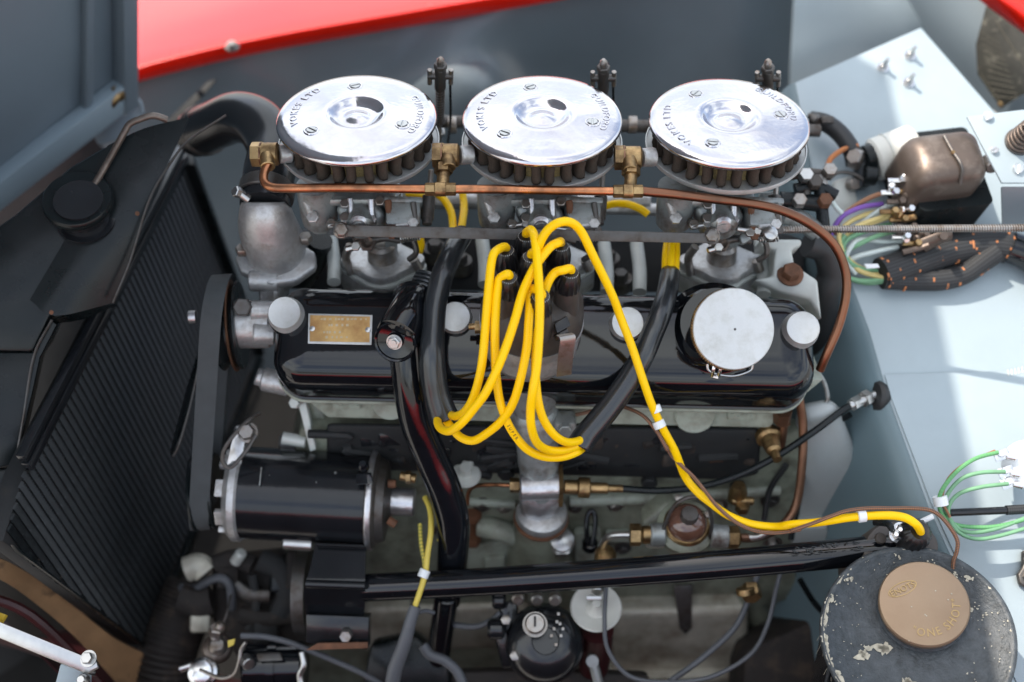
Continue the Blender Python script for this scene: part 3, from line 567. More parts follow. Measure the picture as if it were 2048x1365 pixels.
# brass plate held by two rivets
pc = [cv(618, 630, .003), cv(746, 633, .003), cv(744, 693, .003), cv(617, 690, .003)]
b = B(); b.prism(pc, ccz * .0008, .0003); pp = part(b, 'plate', 'dull_alu', t)
b = B(); b.prism([cv(622, 634, .0042), cv(741, 637, .0042), cv(740, 688, .0042), cv(621, 686, .0042)], ccz * .0003, 0); part(b, 'plate_face', 'brass_plate', pp)
for x, y in ((626, 661), (737, 663)):
    b = B(); b.lathe(cv(x, y, .0038), ccz, [(.0027, 0), (.0024, .001), (.0008, .0015)], 16); part(b, 'rivet', 'bright_steel', pp)
b = B(); rnd = random.Random(3)
for (x0, x1, y) in ((645, 735, 642), (660, 700, 654), (650, 690, 668), (655, 700, 678)):
    x = x0
    while x < x1:
        w_ = rnd.choice((3, 4, 5)); b.box(cv(x, y, .0046), ccz, L(w_), L(rnd.choice((3.5, 5))), .0002, 0); x += w_ + rnd.choice((2, 3, 6))
part(b, 'stamping', 'stamp_pale', pp, kind='stuff')
# flared turret under the oil filler
b = B(); b.lathe(cv(1432, 662, -.004), (ccz + dv(-.05, 0, 0)).normalized(), [(.046, 0), (.041, .002), (.0365, .006), (.0335, .014), (.0325, .024)], 48); part(b, 'filler_turret', 'black_gloss', t, ang=60)

# oil filler cap
t = thing('oil_filler', 'large plain alloy oil filler cap with knurled rim and sprung clip', 'filler cap', cv(1460, 655, .03), ax(6, 0))
fc = P(1467, 658, .047); fn = ax(3, 3)
b = B(); b.lathe(fc - fn * .009, fn, [(.0325, 0), (.0335, .001), (.0335, .0068), (.0340, .0078), (.0342, .009), (.0335, .0098), (.0001, .0096)], 72); part(b, 'disc', 'dull_alu', t)
b = B(); b.lathe(fc - fn * .0085 + dv(-.0005, -.0002, 0), fn, [(.0340, 0), (.0348, .001), (.0348, .006), (.0340, .0068)], 180, mod=lambda a, r, h: 1.0 if int(round(a / (2 * pi / 180))) % 2 else .982); part(b, 'knurled_rim', 'brass', t)
b = B(); b.lathe(P(1470, 659, .0475), fn, [(.0011, 0), (.001, .0006), (.0001, .0009)], 10); part(b, 'centre_pin', 'dark_steel', t)
b = B()
for s in (-1, 1): b.tube([P(1436 + s * 7, 718, .036), P(1434 + s * 7, 738, .038), P(1430 + s * 6, 753, .030)], .0016, 8)
b.tube([P(1424, 752, .030), P(1436, 755, .030)], .0018, 8); part(b, 'clip', 'rim_metal', t)
b = B(); b.tube([P(1414, 728, .02), P(1418, 742, .018), P(1440, 750, .016), P(1470, 752, .016), P(1500, 742, .018), P(1506, 730, .02)], .0012, 8); part(b, 'retaining_spring', 'bright_steel', t)

# breather stub and its long black pipe
t = thing('breather_pipe', 'gloss black breather pipe from capped stub on rocker cover down past the dynamo', 'pipe', P(800, 680, .03))
b = B(); pa = [P(845, 590, -.0), P(825, 618, .018), P(802, 662, .034)]
b.tube([P(838, 598, .0), P(818, 630, .02), P(795, 672, .036)], [.0185, .0185, .0185], 32); b.lathe(P(838, 600, -.002), (pa[2] - pa[0]).normalized(), [(.021, 0), (.0225, .003), (.0215, .008), (.019, .011)], 36); part(b, 'stub', 'black_gloss', t)
en = dv(-.18, -.38, .9).normalized()
b = B(); b.lathe(P(791, 683, .037), en, [(.0165, -.004), (.0182, -.002), (.0184, .002), (.0172, .0034), (.0158, .0026), (.0155, .0005), (.0080, -.0012), (.0001, -.0016)], 48); part(b, 'end_cap', 'black_gloss', t)
b = B(); b.lathe(P(789, 684, .037), en, [(.0068, 0), (.0068, .001)], 24); b.hexn(P(789, 684, .038), en, .0056, .0038, .2); b.lathe(P(788, 685, .0415), en, [(.0026, 0), (.0024, .0022), (.0001, .0022)], 14); part(b, 'nut', 'bright_steel', t)
b = B(); b.tube([P(812, 690, .012), P(818, 760, .004), P(832, 840, -.012), P(862, 915, -.03), P(892, 985, -.045), P(907, 1050, -.058), P(904, 1130, -.082), P(896, 1200, -.115)], [.0150, .0148, .0148, .0152, .0152, .0150, .0142, .0125], 24); part(b, 'pipe', 'black_gloss', t)
b = B(); b.cyl(P(893, 1190, -.10), P(876, 1320, -.15), .0115, 20); part(b, 'lower_pipe', 'black_gloss', t)
b = B(); b.helix(P(846, 590, .004), dv(.35, .85, -.2).normalized(), .0125, .0018, 5, .0035, 8, 18); b.cyl(P(842, 600, 0), P(862, 555, -.01), .0118, 18); part(b, 'ribbed_cuff', 'sleeve', t)

# ================================================================ DISTRIBUTOR
DA = dv(.03, .66, .75).normalized(); dc = P(1063, 640, .022); dx, dy, dz = frame(DA)
t = thing('distributor', 'brown black distributor cap with seven towers on a grey alloy shaft housing', 'distributor', P(1080, 1035, -.11), DA)
b = B(); b.lathe(dc, DA, [(.0435, 0), (.0440, .004), (.0437, .013), (.0418, .022), (.0385, .029), (.036, .034), (.030, .037), (.018, .038), (.014, .044), (.0001, .044)], 56,
                 mod=lambda a, r, h: 1 + (.03 * max(0, cos(6 * (a - .15))) if .02 < h < .036 else 0)); cap = part(b, 'cap', 'bakelite', t)
TW = []; tb = [(1117, 515), (1052, 497), (1012, 524), (1018, 576), (1080, 612), (1136, 566), (1062, 536)]
hb = .040
for i, (x, y) in enumerate(tb):
    c = on(x, y, (dc + DA * (.058 if i < 6 else .066), DA)); TW.append(c)
tm = B(); tm.lathe(V(), UP, [(.0110, -.034), (.0105, -.012), (.0096, -.008), (.0092, 0)], 24); tme = tm.mesh('tower', 'bakelite', Matrix.Identity(4))
bm_ = B(); bm_.lathe(V(), UP, [(.0098, -.006), (.0102, -.004), (.0098, .003), (.0082, .0105), (.0062, .0135), (.0030, .0138)], 48, mod=lambda a, r, h: 1 + (.045 * cos(16 * a) if r > .007 else 0)); bme = bm_.mesh('boot', 'boot', Matrix.Identity(4))
cr = B()
for k in range(24): a = 2 * pi * k / 24; cr.box(V((cos(a) * .0066, sin(a) * .0066, .0128)), V((cos(a) * .5, sin(a) * .5, 1)), .0004, .0012, .0004, 0)
crm = cr.mesh('boot_teeth', 'dull_alu', Matrix.Identity(4))
bn = []
for i, c in enumerate(TW):
    inst(tme, 'tower', cap, fmat(c, DA)); tilt = (DA + (c - dc - DA * .058) * 2.5).normalized(); bn.append(tilt); o = inst(bme, 'boot', t, fmat(c, tilt)); q = inst(crm, 'boot_teeth', o, fmat(c, tilt))
b = B(); b.lathe(dc, DA, [(.041, -.030), (.0425, -.014), (.0445, -.002), (.0445, .0008)], 56)
b.lathe(dc, DA, [(.0001, -.062), (.021, -.062), (.024, -.05), (.036, -.040), (.041, -.030)], 56); part(b, 'bowl', 'cast_alu', t)
b = B(); bot = P(1083, 985, -.10); up_ = (dc - DA * .05); axs = (up_ - bot).normalized(); ln = (up_ - bot).length
b.lathe(bot, axs, [(.0175, 0), (.0185, .02), (.0185, .035), (.0195, .036), (.0195, .07), (.0225, .072), (.0225, ln * .62), (.020, ln * .65), (.024, ln * .78), (.025, ln)], 40); part(b, 'shaft_housing', 'grey_cast', t)
b = B(); b.prism([P(1038, 955, -.075), P(1122, 950, -.075), P(1126, 1005, -.085), P(1080, 1030, -.09), P(1040, 1010, -.085)], -DA * .02, .005, 3); b.cyl(P(1040, 975, -.08), P(1122, 972, -.08), .013, 28); part(b, 'drive_housing', 'cast_shiny', t)
b = B(); b.lathe(P(1083, 1030, -.115), DA, [(.024, -.004), (.0255, 0), (.024, .006), (.018, .010)], 40); part(b, 'base_flange', 'cast_alu', t)
b = B(); b.lathe(P(1082, 1036, -.118), DA, [(.0255, -.003), (.0268, 0), (.0255, .002)], 40); part(b, 'gasket', 'rust', t)
for x, y in ((1130, 850), (1042, 800)): b = B(); b.box(P(x, y, -.045), BN, .02, .022, .02, .004); b.hexn(P(x, y + 4, -.032), BN, .0062, .006); part(b, 'clamp_bolt', 'grey_cast', t)
b = B(); b.cyl(P(1104, 856, -.055), P(1150, 856, -.055), .011, 16); part(b, 'clamp', 'grey_cast', t)
b = B(); b.prism([P(1020, 770, .0), P(1060, 750, .0), P(1064, 800, -.01), P(1028, 812, -.01)], -BN * .015, .003); part(b, 'vernier_lug', 'grey_cast', t)
# spring clip on the cap
b = B(); b.prism([P(1108, 648, .078), P(1134, 632, .076), P(1142, 652, .076), P(1114, 668, .078)], -NN * .02, .0012); b.tube([P(1112, 676, .072), P(1120, 672, .074), P(1136, 664, .073)], .0032, 8); part(b, 'clip_pocket', 'boot', t)
b = B(); cl = [P(1128, 668, .078), P(1136, 676, .080), P(1133, 700, .073), P(1130, 730, .062), P(1128, 752, .052)]
wv_ = dv(.0062, .001, 0); rows = [[p - wv_ for p in cl], [p + wv_ for p in cl]]; sb = sheet(None, rows, None, sub=3, th=.0012); part(sb, 'spring_clip', 'steel', t)
b = B(); b.cyl(P(938, 654, .02), P(962, 652, .022), .0028, 12); b.hexn(P(950, 655, .022), RR, .0055, .006); part(b, 'terminal', 'brass', t)

# ================================================================ IGNITION LEADS
def W(r, pts, h): return [Z(r, x, y, hh) for (x, y), hh in zip(pts, h)]
def hs(n, *kv):                                 # heights interpolated between a few knots
    o = []
    for i in range(n):
        u = i / (n - 1) * (len(kv) - 1); a = min(int(u), len(kv) - 2); o.append(kv[a] + (kv[a + 1] - kv[a]) * (u - a))
    return o
def lead(i, pts, label, r=.0036):
    st = [TW[i] + bn[i] * .006, TW[i] + bn[i] * .0165] if i is not None else []
    b = B(); b.tube(st + pts, r, 14, 6); return one(b, 'ignition_lead', 'yellow', label, 'ignition lead', 'yellow ignition leads', ang=60)
g = 'G'
def print_on(parent, pts, txt, k0, size=.0036, side=1):
    q = smooth_pts(pts, 24); i = k0; b = B()
    for ch in txt:
        if ch != ' ':
            tt = (q[i + 1] - q[i - 1]).normalized() * side; nn = (NN - tt * NN.dot(tt)).normalized(); m = Matrix((tt, nn.cross(tt), nn)).transposed().to_4x4(); m.translation = q[i] + nn * .00335 - nn.cross(tt) * size * .35
            add_text(b, ch, size, .0004, m)
        d_ = 0
        while d_ < size * .85 and i < len(q) - 2: d_ += (q[i + 1] - q[i]).length; i += 1
    return part(b, 'printed_lettering', 'print_ink', parent)
p = [(432, 262), (413, 310), (400, 420), (385, 600), (370, 780), (350, 900), (320, 1000), (280, 1068), (240, 1092), (210, 1090), (185, 1062), (168, 1020)]
lead(2, W(g, p, hs(len(p), .088, .092, .088, .068, .036, .014)), 'leftmost yellow ignition lead, bowing down from the upper left distributor tower')
p = [(452, 400), (443, 440), (436, 520), (430, 650), (430, 780), (437, 900), (455, 1020), (490, 1120), (530, 1190), (590, 1260), (670, 1298), (760, 1302), (835, 1280), (872, 1255), (900, 1215)]
wp = W(g, p, hs(len(p), .088, .092, .078, .060, .035, .010)); ld = lead(3, wp, 'yellow lead from the lower left tower dipping lowest of all into the right sleeve'); print_on(ld, wp, 'SUPER', 24 * 7 + 4)
p = [(752, 216), (715, 234), (670, 285), (620, 360), (570, 470), (530, 610), (480, 760), (430, 880), (380, 980), (320, 1060), (260, 1130), (205, 1168), (165, 1163), (142, 1135), (140, 1095), (138, 1040)]
lead(0, W(g, p, hs(len(p), .094, .100, .104, .098, .080, .048, .014)), 'yellow lead from the upper right tower crossing diagonally to the left sleeve')
p = [(775, 356), (735, 368), (700, 415), (672, 500), (655, 600), (640, 720), (634, 850), (645, 1000), (675, 1110), (730, 1190), (790, 1225), (845, 1222), (878, 1200), (905, 1160)]
lead(5, W(g, p, hs(len(p), .094, .092, .084, .078, .060, .035, .010)), 'yellow lead from the lower right tower passing behind the others to the right sleeve')
p = [(590, 165), (612, 152), (632, 200), (645, 330), (655, 480), (655, 600), (650, 720), (640, 850), (622, 960), (610, 1060), (614, 1150), (640, 1225), (690, 1262), (760, 1270), (830, 1252), (875, 1228), (903, 1190)]
lead(1, W(g, p, hs(len(p), .074, .098, .112, .112, .106, .088, .056, .030, .012)), 'yellow lead looping straight down in front from the rear tower')
p = [(608, 450), (606, 520), (600, 620), (590, 750), (560, 900), (520, 1030), (460, 1120), (390, 1180), (320, 1218), (255, 1200), (205, 1145), (170, 1095), (155, 1040)]
lead(4, W(g, p, hs(len(p), .094, .098, .090, .070, .048, .034, .012)), 'yellow lead from the front tower swinging down left under its neighbours')
pts = W(g, [(640, 262), (668, 195), (710, 140), (765, 112), (820, 118), (868, 165), (920, 270)], hs(7, .094, .106, .108, .098, .084))
pts += ZS('H', [(240, 160, .062), (300, 320, .050), (370, 500, .042), (440, 710, .034), (500, 880, .024), (575, 1040, .012), (650, 1180, .0)])
pts += ZS('O', [(590, 290, -.016), (665, 385, -.016), (750, 455, -.012), (860, 532, -.006), (1000, 585, 0), (1150, 602, .008)])
pts += ZS('Q', [(120, 288, .024), (260, 278, .030), (380, 262, .035), (480, 245, .040), (600, 232, .044), (700, 226, .048), (820, 228, .053), (900, 244, .057), (960, 280, .058), (992, 318, .052), (1000, 350, .045)])
ld = lead(6, pts, 'long yellow lead arching from the centre tower over the rocker cover to the coil')
t = ld
for (a, c_, h_) in ((('H', 500, 900), ('H', 570, 880), .034), (('H', 505, 1018), ('H', 592, 985), .030), ):
    p0 = P(*zp(*a), .026); p1 = P(*zp(*c_), .026); mid = (p0 + p1) / 2; d_ = (p1 - p0).normalized(); b = B(); nrm = d_.cross(NN).normalized()
def band(c, along, r, w_, name='tape_band'):
    b = B(); b.lathe(c - along * w_ / 2, along, [(r, 0), (r + .0004, .0003), (r + .0004, w_ - .0003), (r, w_)], 20); return one(b, name, 'white_tape')
for (q, dr, r_, lab) in ((Z('H', 527, 905, .021), dv(.35, -.93, 0), .0042, 'upper white tape band on the long yellow lead beside the rocker cover'), (Z('H', 548, 1005, .017), dv(.42, -.9, 0), .0050, 'lower white tape band binding the brown wire to the yellow lead'),
                         (Z('Q', 598, 228, .044), dv(.98, .12, 0), .0052, 'white tape band on the yellow lead just before the coil')):
    o = band(q, dr.normalized(), r_, .0065); props(o, lab, 'tape band', 'white tape bands')
# black sleeves gathering the leads
def sleeve(pts, rs, label):
    b = B(); b.tube(pts, rs, 24, 6, caps=False); q = smooth_pts(pts, 6); n = len(pts)
    o = one(b, 'lead_sleeve', 'sleeve', label, 'cable sleeve', 'black sleeves over the ignition leads', ang=60)
    md = o.modifiers.new('wall', 'SOLIDIFY'); md.thickness = .0012; md.offset = 1; return o
sleeve(ZS('G', [(262, 180, -.03), (215, 260, .0), (165, 380, .024), (130, 520, .030), (118, 640, .034), (112, 760, .040), (118, 880, .036), (135, 980, .030), (160, 1060, .026), (175, 1100, .024)]),
       [.0085, .0085, .0085, .0085, .0088, .0092, .0096, .0100, .0106, .0112], 'black sleeve left of the distributor swallowing three yellow leads')
sleeve(ZS('H', [(618, 28, -.03), (600, 150, .0), (555, 290, .018), (505, 410, .022), (440, 560, .026), (355, 710, .024), (250, 860, .022), (150, 985, .021), (75, 1075, .020), (28, 1145, .020)]),
       [.0078, .0080, .0082, .0084, .0086, .0088, .0090, .0094, .0098, .0102], 'black sleeve right of the distributor swallowing three yellow leads')
# the same leads where they surface behind, below the carburettors
for i, (pp_, lab) in enumerate((([(868, 385, -.09), (888, 400, -.08), (902, 425, -.07), (906, 455, -.06), (908, 490, -.045)], 'yellow lead end curling behind the link bar, left of a pair'),
                               ([(925, 385, -.09), (928, 415, -.08), (924, 450, -.06), (916, 490, -.045)], 'yellow lead end upright behind the link bar, right of a pair'),
                               ([(1212, 412, -.08), (1230, 408, -.075), (1255, 409, -.07), (1280, 418, -.07), (1296, 430, -.07)], 'short yellow lead arching behind the middle of the copper pipe'),
                               ([(1336, 480, -.045), (1332, 510, -.035), (1331, 556, -.03)], 'left yellow lead of three entering the right sleeve'),
                               ([(1344, 478, -.040), (1342, 515, -.030), (1341, 560, -.025)], 'middle yellow lead of three entering the right sleeve'),
                               ([(1352, 482, -.045), (1352, 515, -.035), (1349, 558, -.03)], 'right yellow lead of three entering the right sleeve'),
                               ([(838, 470, -.06), (842, 490, -.058), (838, 505, -.056)], 'scrap of yellow lead beside the left carburettor base'),
                               ([(800, 390, -.06), (830, 392, -.065), (868, 396, -.07)], 'yellow lead lying under the left air filter'))):
    b = B(); b.tube([P(*q) for q in pp_], .0036, 12); one(b, 'ignition_lead', 'yellow', lab, 'ignition lead', 'yellow ignition leads', ang=60)
# brown braided wire twisting with the long lead
def braid(pts, r, m, label, cat='wire', uvk=(8, 1000), name='braided_wire', group=None):
    b = B(); b.tube(pts, r, 10, 6, uvk=uvk); return one(b, name, m, label, cat, group, ang=60)
pts = [P(1090, 826, -.055), P(1150, 830, -.05), P(1205, 816, -.045)] + ZS('H', [(280, 885, -.02), (380, 915, 0), (450, 955, .01), (500, 1010, .014), (545, 1070, .012), (600, 1170, .008)]) + ZS('O', [(460, 60, .0), (500, 150, -.006), (560, 215, -.004), (640, 290, -.004), (710, 375, -.004), (790, 475, -.004), (900, 570, 0), (1020, 625, .006), (1150, 640, .014), (1300, 620, .026)])
pts += ZS('Q', [(120, 330, .032), (250, 285, .040), (380, 235, .044), (500, 195, .046), (640, 178, .048), (800, 178, .050), (940, 178, .052), (1060, 190, .054), (1140, 235, .056), (1210, 320, .058), (1252, 400, .058), (1248, 470, .056), (1225, 540, .052), (1222, 600, .05)])
braid(pts, .0017, 'braid_brown', 'thin brown and black braided wire twisting along the long yellow lead')
# ================================================================ AIR FILTERS
FN = ax(47); FR = .068
f0 = thing('air_filter', 'x', 'air filter', P(713, 229, .030), FN, RR, 'polished round air filters')
fm_ = MW[f0]; loc = lambda x, y, z: fm_ @ V((x, y, z))
b = B(); O_ = loc(0, 0, 0)
pr = [(.0560, -.0085), (.0640, -.0082), (.0668, -.0076), (.0680, -.0056), (.0676, -.0032), (.0655, -.0014), (.061, -.0004), (.052, .0004), (.040, .0012), (.030, .0022), (.0262, .0027), (.0238, .0020), (.0222, .0008), (.0205, -.0008), (.0180, -.0024), (.0150, -.0034), (.0120, -.0034), (.0092, -.0026), (.0064, -.0014), (.0032, -.0006), (.0001, -.0004)]
b.lathe(O_, FN, pr, 96); lid = part(b, 'lid', 'polished', f0, ang=70)
for a in (97, 217, 337):
    c = loc(cos(rad(a)) * .0435, sin(rad(a)) * .0435, .0008); b = B(); screw(b, c, FN, .0043, .0016, a * 1.3); part(b, 'screw', 'bright_steel', f0)
    b = B(); b.ring(c, FN, .0058, .0010, 24, 6); part(b, 'screw_dimple', 'polished', f0)
b = B(); vs, fs = text_b('VOKES LTD', .0090, .0004, bend=.0500, sp=1.35); m = Matrix.Rotation(rad(166 - 90), 4, 'Z'); b.add([fm_ @ (m @ v + V((0, 0, .0006))) for v in vs], fs)
part(b, 'lettering', 'polished', lid)
b = B(); vs, fs = text_b('GUILDFORD', .0088, .0004, bend=.0510, sp=1.2); m = Matrix.Rotation(rad(0 - 90), 4, 'Z'); b.add([fm_ @ (m @ v + V((0, 0, .0004))) for v in vs], fs)
part(b, 'lettering', 'polished', lid)
b = B(); b.lathe(O_, FN, [(.0505, -.029), (.0505, -.007)], 60); part(b, 'gauze', 'gauze', f0)
b = B(); pw = .0042
for i in range(9):
    pass
prof = [(-.5, 0), (-.62, .35), (-.6, .7), (-.3, .96), (.3, .96), (.6, .7), (.62, .35), (.5, 0)]
pb = B(); rings = []
for k, z in enumerate((-.0275, -.0245, -.018, -.012, -.008)):
    s_ = (1.0, 1.06, .96, 1.05, 1.0)[k]; rings.append([V((.0500 + q * .0135 * s_, p_ * .0064 * s_, z)) for p_, q in prof])
pb.loft(rings); pm = pb.mesh('pleat', 'pleat', Matrix.Identity(4), 80)
for i in range(28):
    a = 2 * pi * i / 28; mm = fm_ @ Matrix.Rotation(a, 4, 'Z') @ Matrix.Rotation(random.uniform(-.05, .05), 4, 'X'); inst(pm, 'pleat', f0, mm)
b = B(); b.lathe(O_, FN, [(.020, -.0325), (.060, -.0325), (.0672, -.0312), (.0690, -.0285), (.0690, -.0258), (.0681, -.0258), (.0678, -.0278), (.064, -.0288), (.020, -.0288)], 96); part(b, 'base_pan', 'dull_alu', f0)
f0['label'] = 'left air filter of three, its polished lid reflecting pink and gold'
for (x, y, ro, lab) in ((1085, 230, 6, 'middle air filter of three, directly behind the distributor leads'), (1459, 236, 27, 'right air filter of three, nearest the bulkhead shelf')):
    m = Matrix.Translation(P(x, y, .030)) @ Matrix.Rotation(rad(ro), 4, FN) @ Matrix.Translation(-P(713, 229, .030)) @ fm_
    copy_tree(f0, mw=m, label=lab)

# ================================================================ CARBURETTORS (vertical, one under each filter)
ca = thing('carburettor', 'x', 'carburettor', P(765, 530, -.09), group='carburettors in a row')
b = B(); b.lathe(loc(0, .006, -.062), FN, [(.034, 0), (.036, .004), (.036, .018), (.038, .020), (.038, .028)], 40); part(b, 'air_horn', 'dark_steel', ca)
b = B(); b.box(P(700, 384, -.012), FN, .080, .034, .008, .003); b.box(P(775, 430, -.06), FN, .034, .03, .05, .006); part(b, 'top_casting', 'grey_cast', ca)
b = B(); b.lathe(P(642, 452, -.030), FN, [(.0001, -.004), (.010, -.002), (.0155, .005), (.0165, .014), (.0170, .045)], 28); b.prism([P(606, 392, .0), P(690, 392, .0), P(690, 404, .0), P(606, 404, .0)], -NN * .03, .001); part(b, 'float_bowl', 'grey_cast', ca)
b = B(); b.tube([P(650, 398, -.005), P(652, 440, -.012)], .002, 8); part(b, 'bowl_rib', 'cast_alu', ca); b = B(); b.tube([P(634, 398, -.005), P(636, 440, -.012)], .002, 8); part(b, 'bowl_rib', 'cast_alu', ca)
b = B(); b.prism([P(668, 415, -.004), P(700, 392, -.004), P(748, 396, -.004), P(772, 430, -.006), P(752, 470, -.01), P(696, 470, -.01)], -NN * .03, .005, 3)
b.cyl(P(722, 412, -.016), P(722, 462, .002), .0135, 24, .25); part(b, 'throttle_body', 'grey_cast', ca)
b = B(); b.cyl(P(720, 440, .000), P(718, 452, .008), .0085, 20, .3); part(b, 'jet_cover', 'cast_shiny', ca)
b = B(); b.box(P(806, 432, -.012), dv(.1, .2, .97), .030, .026, .03, .003); b.box(P(806, 410, -.014), dv(.1, .2, .97), .034, .006, .032, .002); part(b, 'pump_block', 'grey_cast', ca)
b = B()
for x, y in ((690, 433), (690, 405), (760, 400), (775, 460), (663, 445)): b.cyl(P(x, y, -.006), P(x, y + 3, .002), .0042, 12, .2); b.hexn(P(x, y + 4, .001), dv(0, .3, .95), .0046, .003)
part(b, 'screws', 'steel', ca, kind='stuff')
b = B(); b.lathe(P(765, 452, -.055), UP, [(.011, -.05), (.012, -.03), (.014, 0), (.020, .04)], 32); part(b, 'barrel', 'grey_cast', ca)
# base: rounded diamond spacer stack
def dia(c, w_, h_, r, n=6):
    o = []; x, y, z = frame(UP)
    for (cx_, cy_, rr_, a0) in ((w_, 0, r * .42, -62), (0, h_, r, 35), (-w_, 0, r * .42, 118), (0, -h_, r, 215)):
        for k in range(n + 1):
            a = rad(a0 + (124 if rr_ < r else 110) * k / n); o.append(c + RR * (cx_ + cos(a) * rr_) + YY * (cy_ + sin(a) * rr_))
    return o
bc = P(765, 516, -.072)
b = B(); b.prism(dia(bc, .030, .008, .022), -UP * .009, .002); part(b, 'throttle_flange', 'cast_alu', ca)
b = B(); b.prism(dia(bc - UP * .0095, .031, .009, .023), -UP * .004, .0008); part(b, 'spacer', 'tan_gasket' if 'tan_gasket' in M else 'pale_pipe', ca)
b = B(); b.prism(dia(bc - UP * .014, .031, .009, .023), -UP * .020, .002); part(b, 'manifold_flange', 'cast_alu', ca)
b = B(); b.lathe(bc + UP * .0, UP, [(.014, 0), (.013, .014), (.010, .017)], 24); b.hexn(bc + UP * .016 - YY * .0, UP, .0085, .010); b.lathe(bc + UP * .026, UP, [(.0055, 0), (.005, .004)], 16); part(b, 'idle_nut', 'steel', ca)
b = B(); b.hexn(P(735, 486, -.03), dv(.1, .1, 1), .0085, .006); b.lathe(P(735, 486, -.024), dv(.1, .1, 1), [(.005, 0), (.005, .003), (.002, .0005)], 16); part(b, 'throttle_nut', 'relay_copper', ca)
b = B(); b.tube([P(706, 478, -.022), P(722, 472, -.024), P(740, 480, -.028), P(770, 476, -.03), P(800, 482, -.034)], [.004, .005, .0045, .0035, .003], 10); b.tube([P(800, 470, -.03), P(825, 480, -.03), P(832, 506, -.034), P(818, 520, -.04)], .0028, 8); part(b, 'throttle_lever', 'dark_steel', ca)
b = B(); b.tube([P(700, 492, -.05), P(692, 515, -.06), P(702, 548, -.068)], .004, 10); part(b, 'stud', 'steel', ca); b = B(); b.tube([P(828, 520, -.06), P(838, 540, -.065)], .0045, 10); part(b, 'stud', 'steel', ca)
for x0, y0, x1, y1, r_, m_ in ((655, 452, 690, 448, .0030, 'bright_steel'), (700, 396, 704, 446, .0026, 'cast_shiny'), (742, 398, 744, 440, .0030, 'cast_shiny'), (776, 400, 784, 470, .0032, 'rust'), (790, 452, 826, 448, .0036, 'cast_alu'), (748, 456, 790, 462, .0026, 'bright_steel'), (612, 400, 626, 436, .0040, 'cast_alu'), (826, 404, 834, 460, .0026, 'dark_steel'), (690, 500, 712, 494, .0030, 'bright_steel')):
    b = B(); b.cyl(P(x0, y0, .002), P(x1, y1, .000), r_, 10, .2); b.hexn(P(x1, y1, .001), dv(0, .2, 1), r_ * 1.4, r_); part(b, 'linkage_pin', m_, ca)
b = B(); b.helix(P(800, 476, -.01), dv(1, .1, 0), .0038, .0007, 8, .0022, 6, 12); part(b, 'return_spring', 'bright_steel', ca)
ca['label'] = 'left carburettor of three, under the left air filter'
dxw = (P(1085, 230, .03) - P(713, 229, .03))
c2 = copy_tree(ca, mw=Matrix.Translation(dxw) @ MW[ca], label='middle carburettor of three, half hidden behind the distributor')
c3 = copy_tree(ca, mw=Matrix.Translation(dxw * 2.003) @ MW[ca], label='right carburettor of three, beside the bulkhead end')

# ================================================================ COPPER FUEL PIPE WITH BRASS UNIONS
t = thing('fuel_pipe', 'long copper fuel pipe with three brass unions in front of the air filters', 'pipe', P(885, 378, .06))
b = B(); b.tube([P(536, 330, .052), P(528, 348, .056), P(530, 366, .058), P(548, 376, .060), P(600, 377, .060), P(700, 376, .060), P(850, 379, .060)], .0037, 14); part(b, 'pipe', 'copper', t)
b = B(); b.tube([P(910, 379, .060), P(1000, 379, .060), P(1100, 381, .060), P(1226, 383, .060)], .0037, 14); part(b, 'pipe', 'copper', t)
b = B(); b.tube([P(1284, 383, .060), P(1350, 389, .058), P(1430, 399, .055), P(1510, 409, .05), P(1570, 424, .044), P(1625, 452, .036), P(1668, 490, .028), P(1690, 540, .02), P(1692, 590, .014), P(1678, 650, .006), P(1655, 705, -.002), P(1640, 740, -.012)], .0040, 16); part(b, 'pipe', 'old_copper', t, label='browned copper pipe curving down by the bulkhead')
for (x0, x1, y) in ((850, 912, 379), (1226, 1286, 383)):
    a_, c_ = P(x0, y, .060), P(x1, y, .060); b = B(); b.cyl(a_, c_, .0054, 6, .1); b.cyl(a_ + RR * .008, c_ - RR * .008, .0060, 20, .1); part(b, 'tee', 'brass', t)
    b = B(); xm = (x0 + x1) / 2 + 4; b.cyl(P(xm, y - 4, .058), P(xm + 2, y - 34, .050), .0052, 16); b.hexn(P(xm + 2, y - 32, .050), (P(xm + 2, y - 50, .047) - P(xm + 2, y - 32, .050)), .0078, .008)
    b.lathe(P(xm + 4, y - 66, .040), UP, [(.0045, -.008), (.006, 0), (.006, .004)], 16); part(b, 'tee_stem', 'brass', t)
for (x, y, s) in ((532, 309, 1), (893, 311, 1), (1257, 316, 1)):
    b = B(); b.cyl(P(x - 10, y, .040), P(x + 26, y, .040), .0098, 22, .15); b.hexn(P(x - 28, y, .040), RR, .0104, .0105); part(b, 'banjo_union', 'brass', t)
    b = B(); b.lathe(P(x - 11, y, .040), RR, [(.0101, 0), (.0101, .0012)], 22); part(b, 'washer', 'dark_copper', t)
    b = B(); b.cyl(P(x + 2, y + 2, .045), P(x + 4, y + 26, .052), .0062, 16); part(b, 'banjo_stem', 'brass', t)
    b = B(); b.cyl(P(x + 26, y, .040), P(x + 52, y - 2, .036), .0080, 20); part(b, 'inlet_boss', 'cast_alu', t)

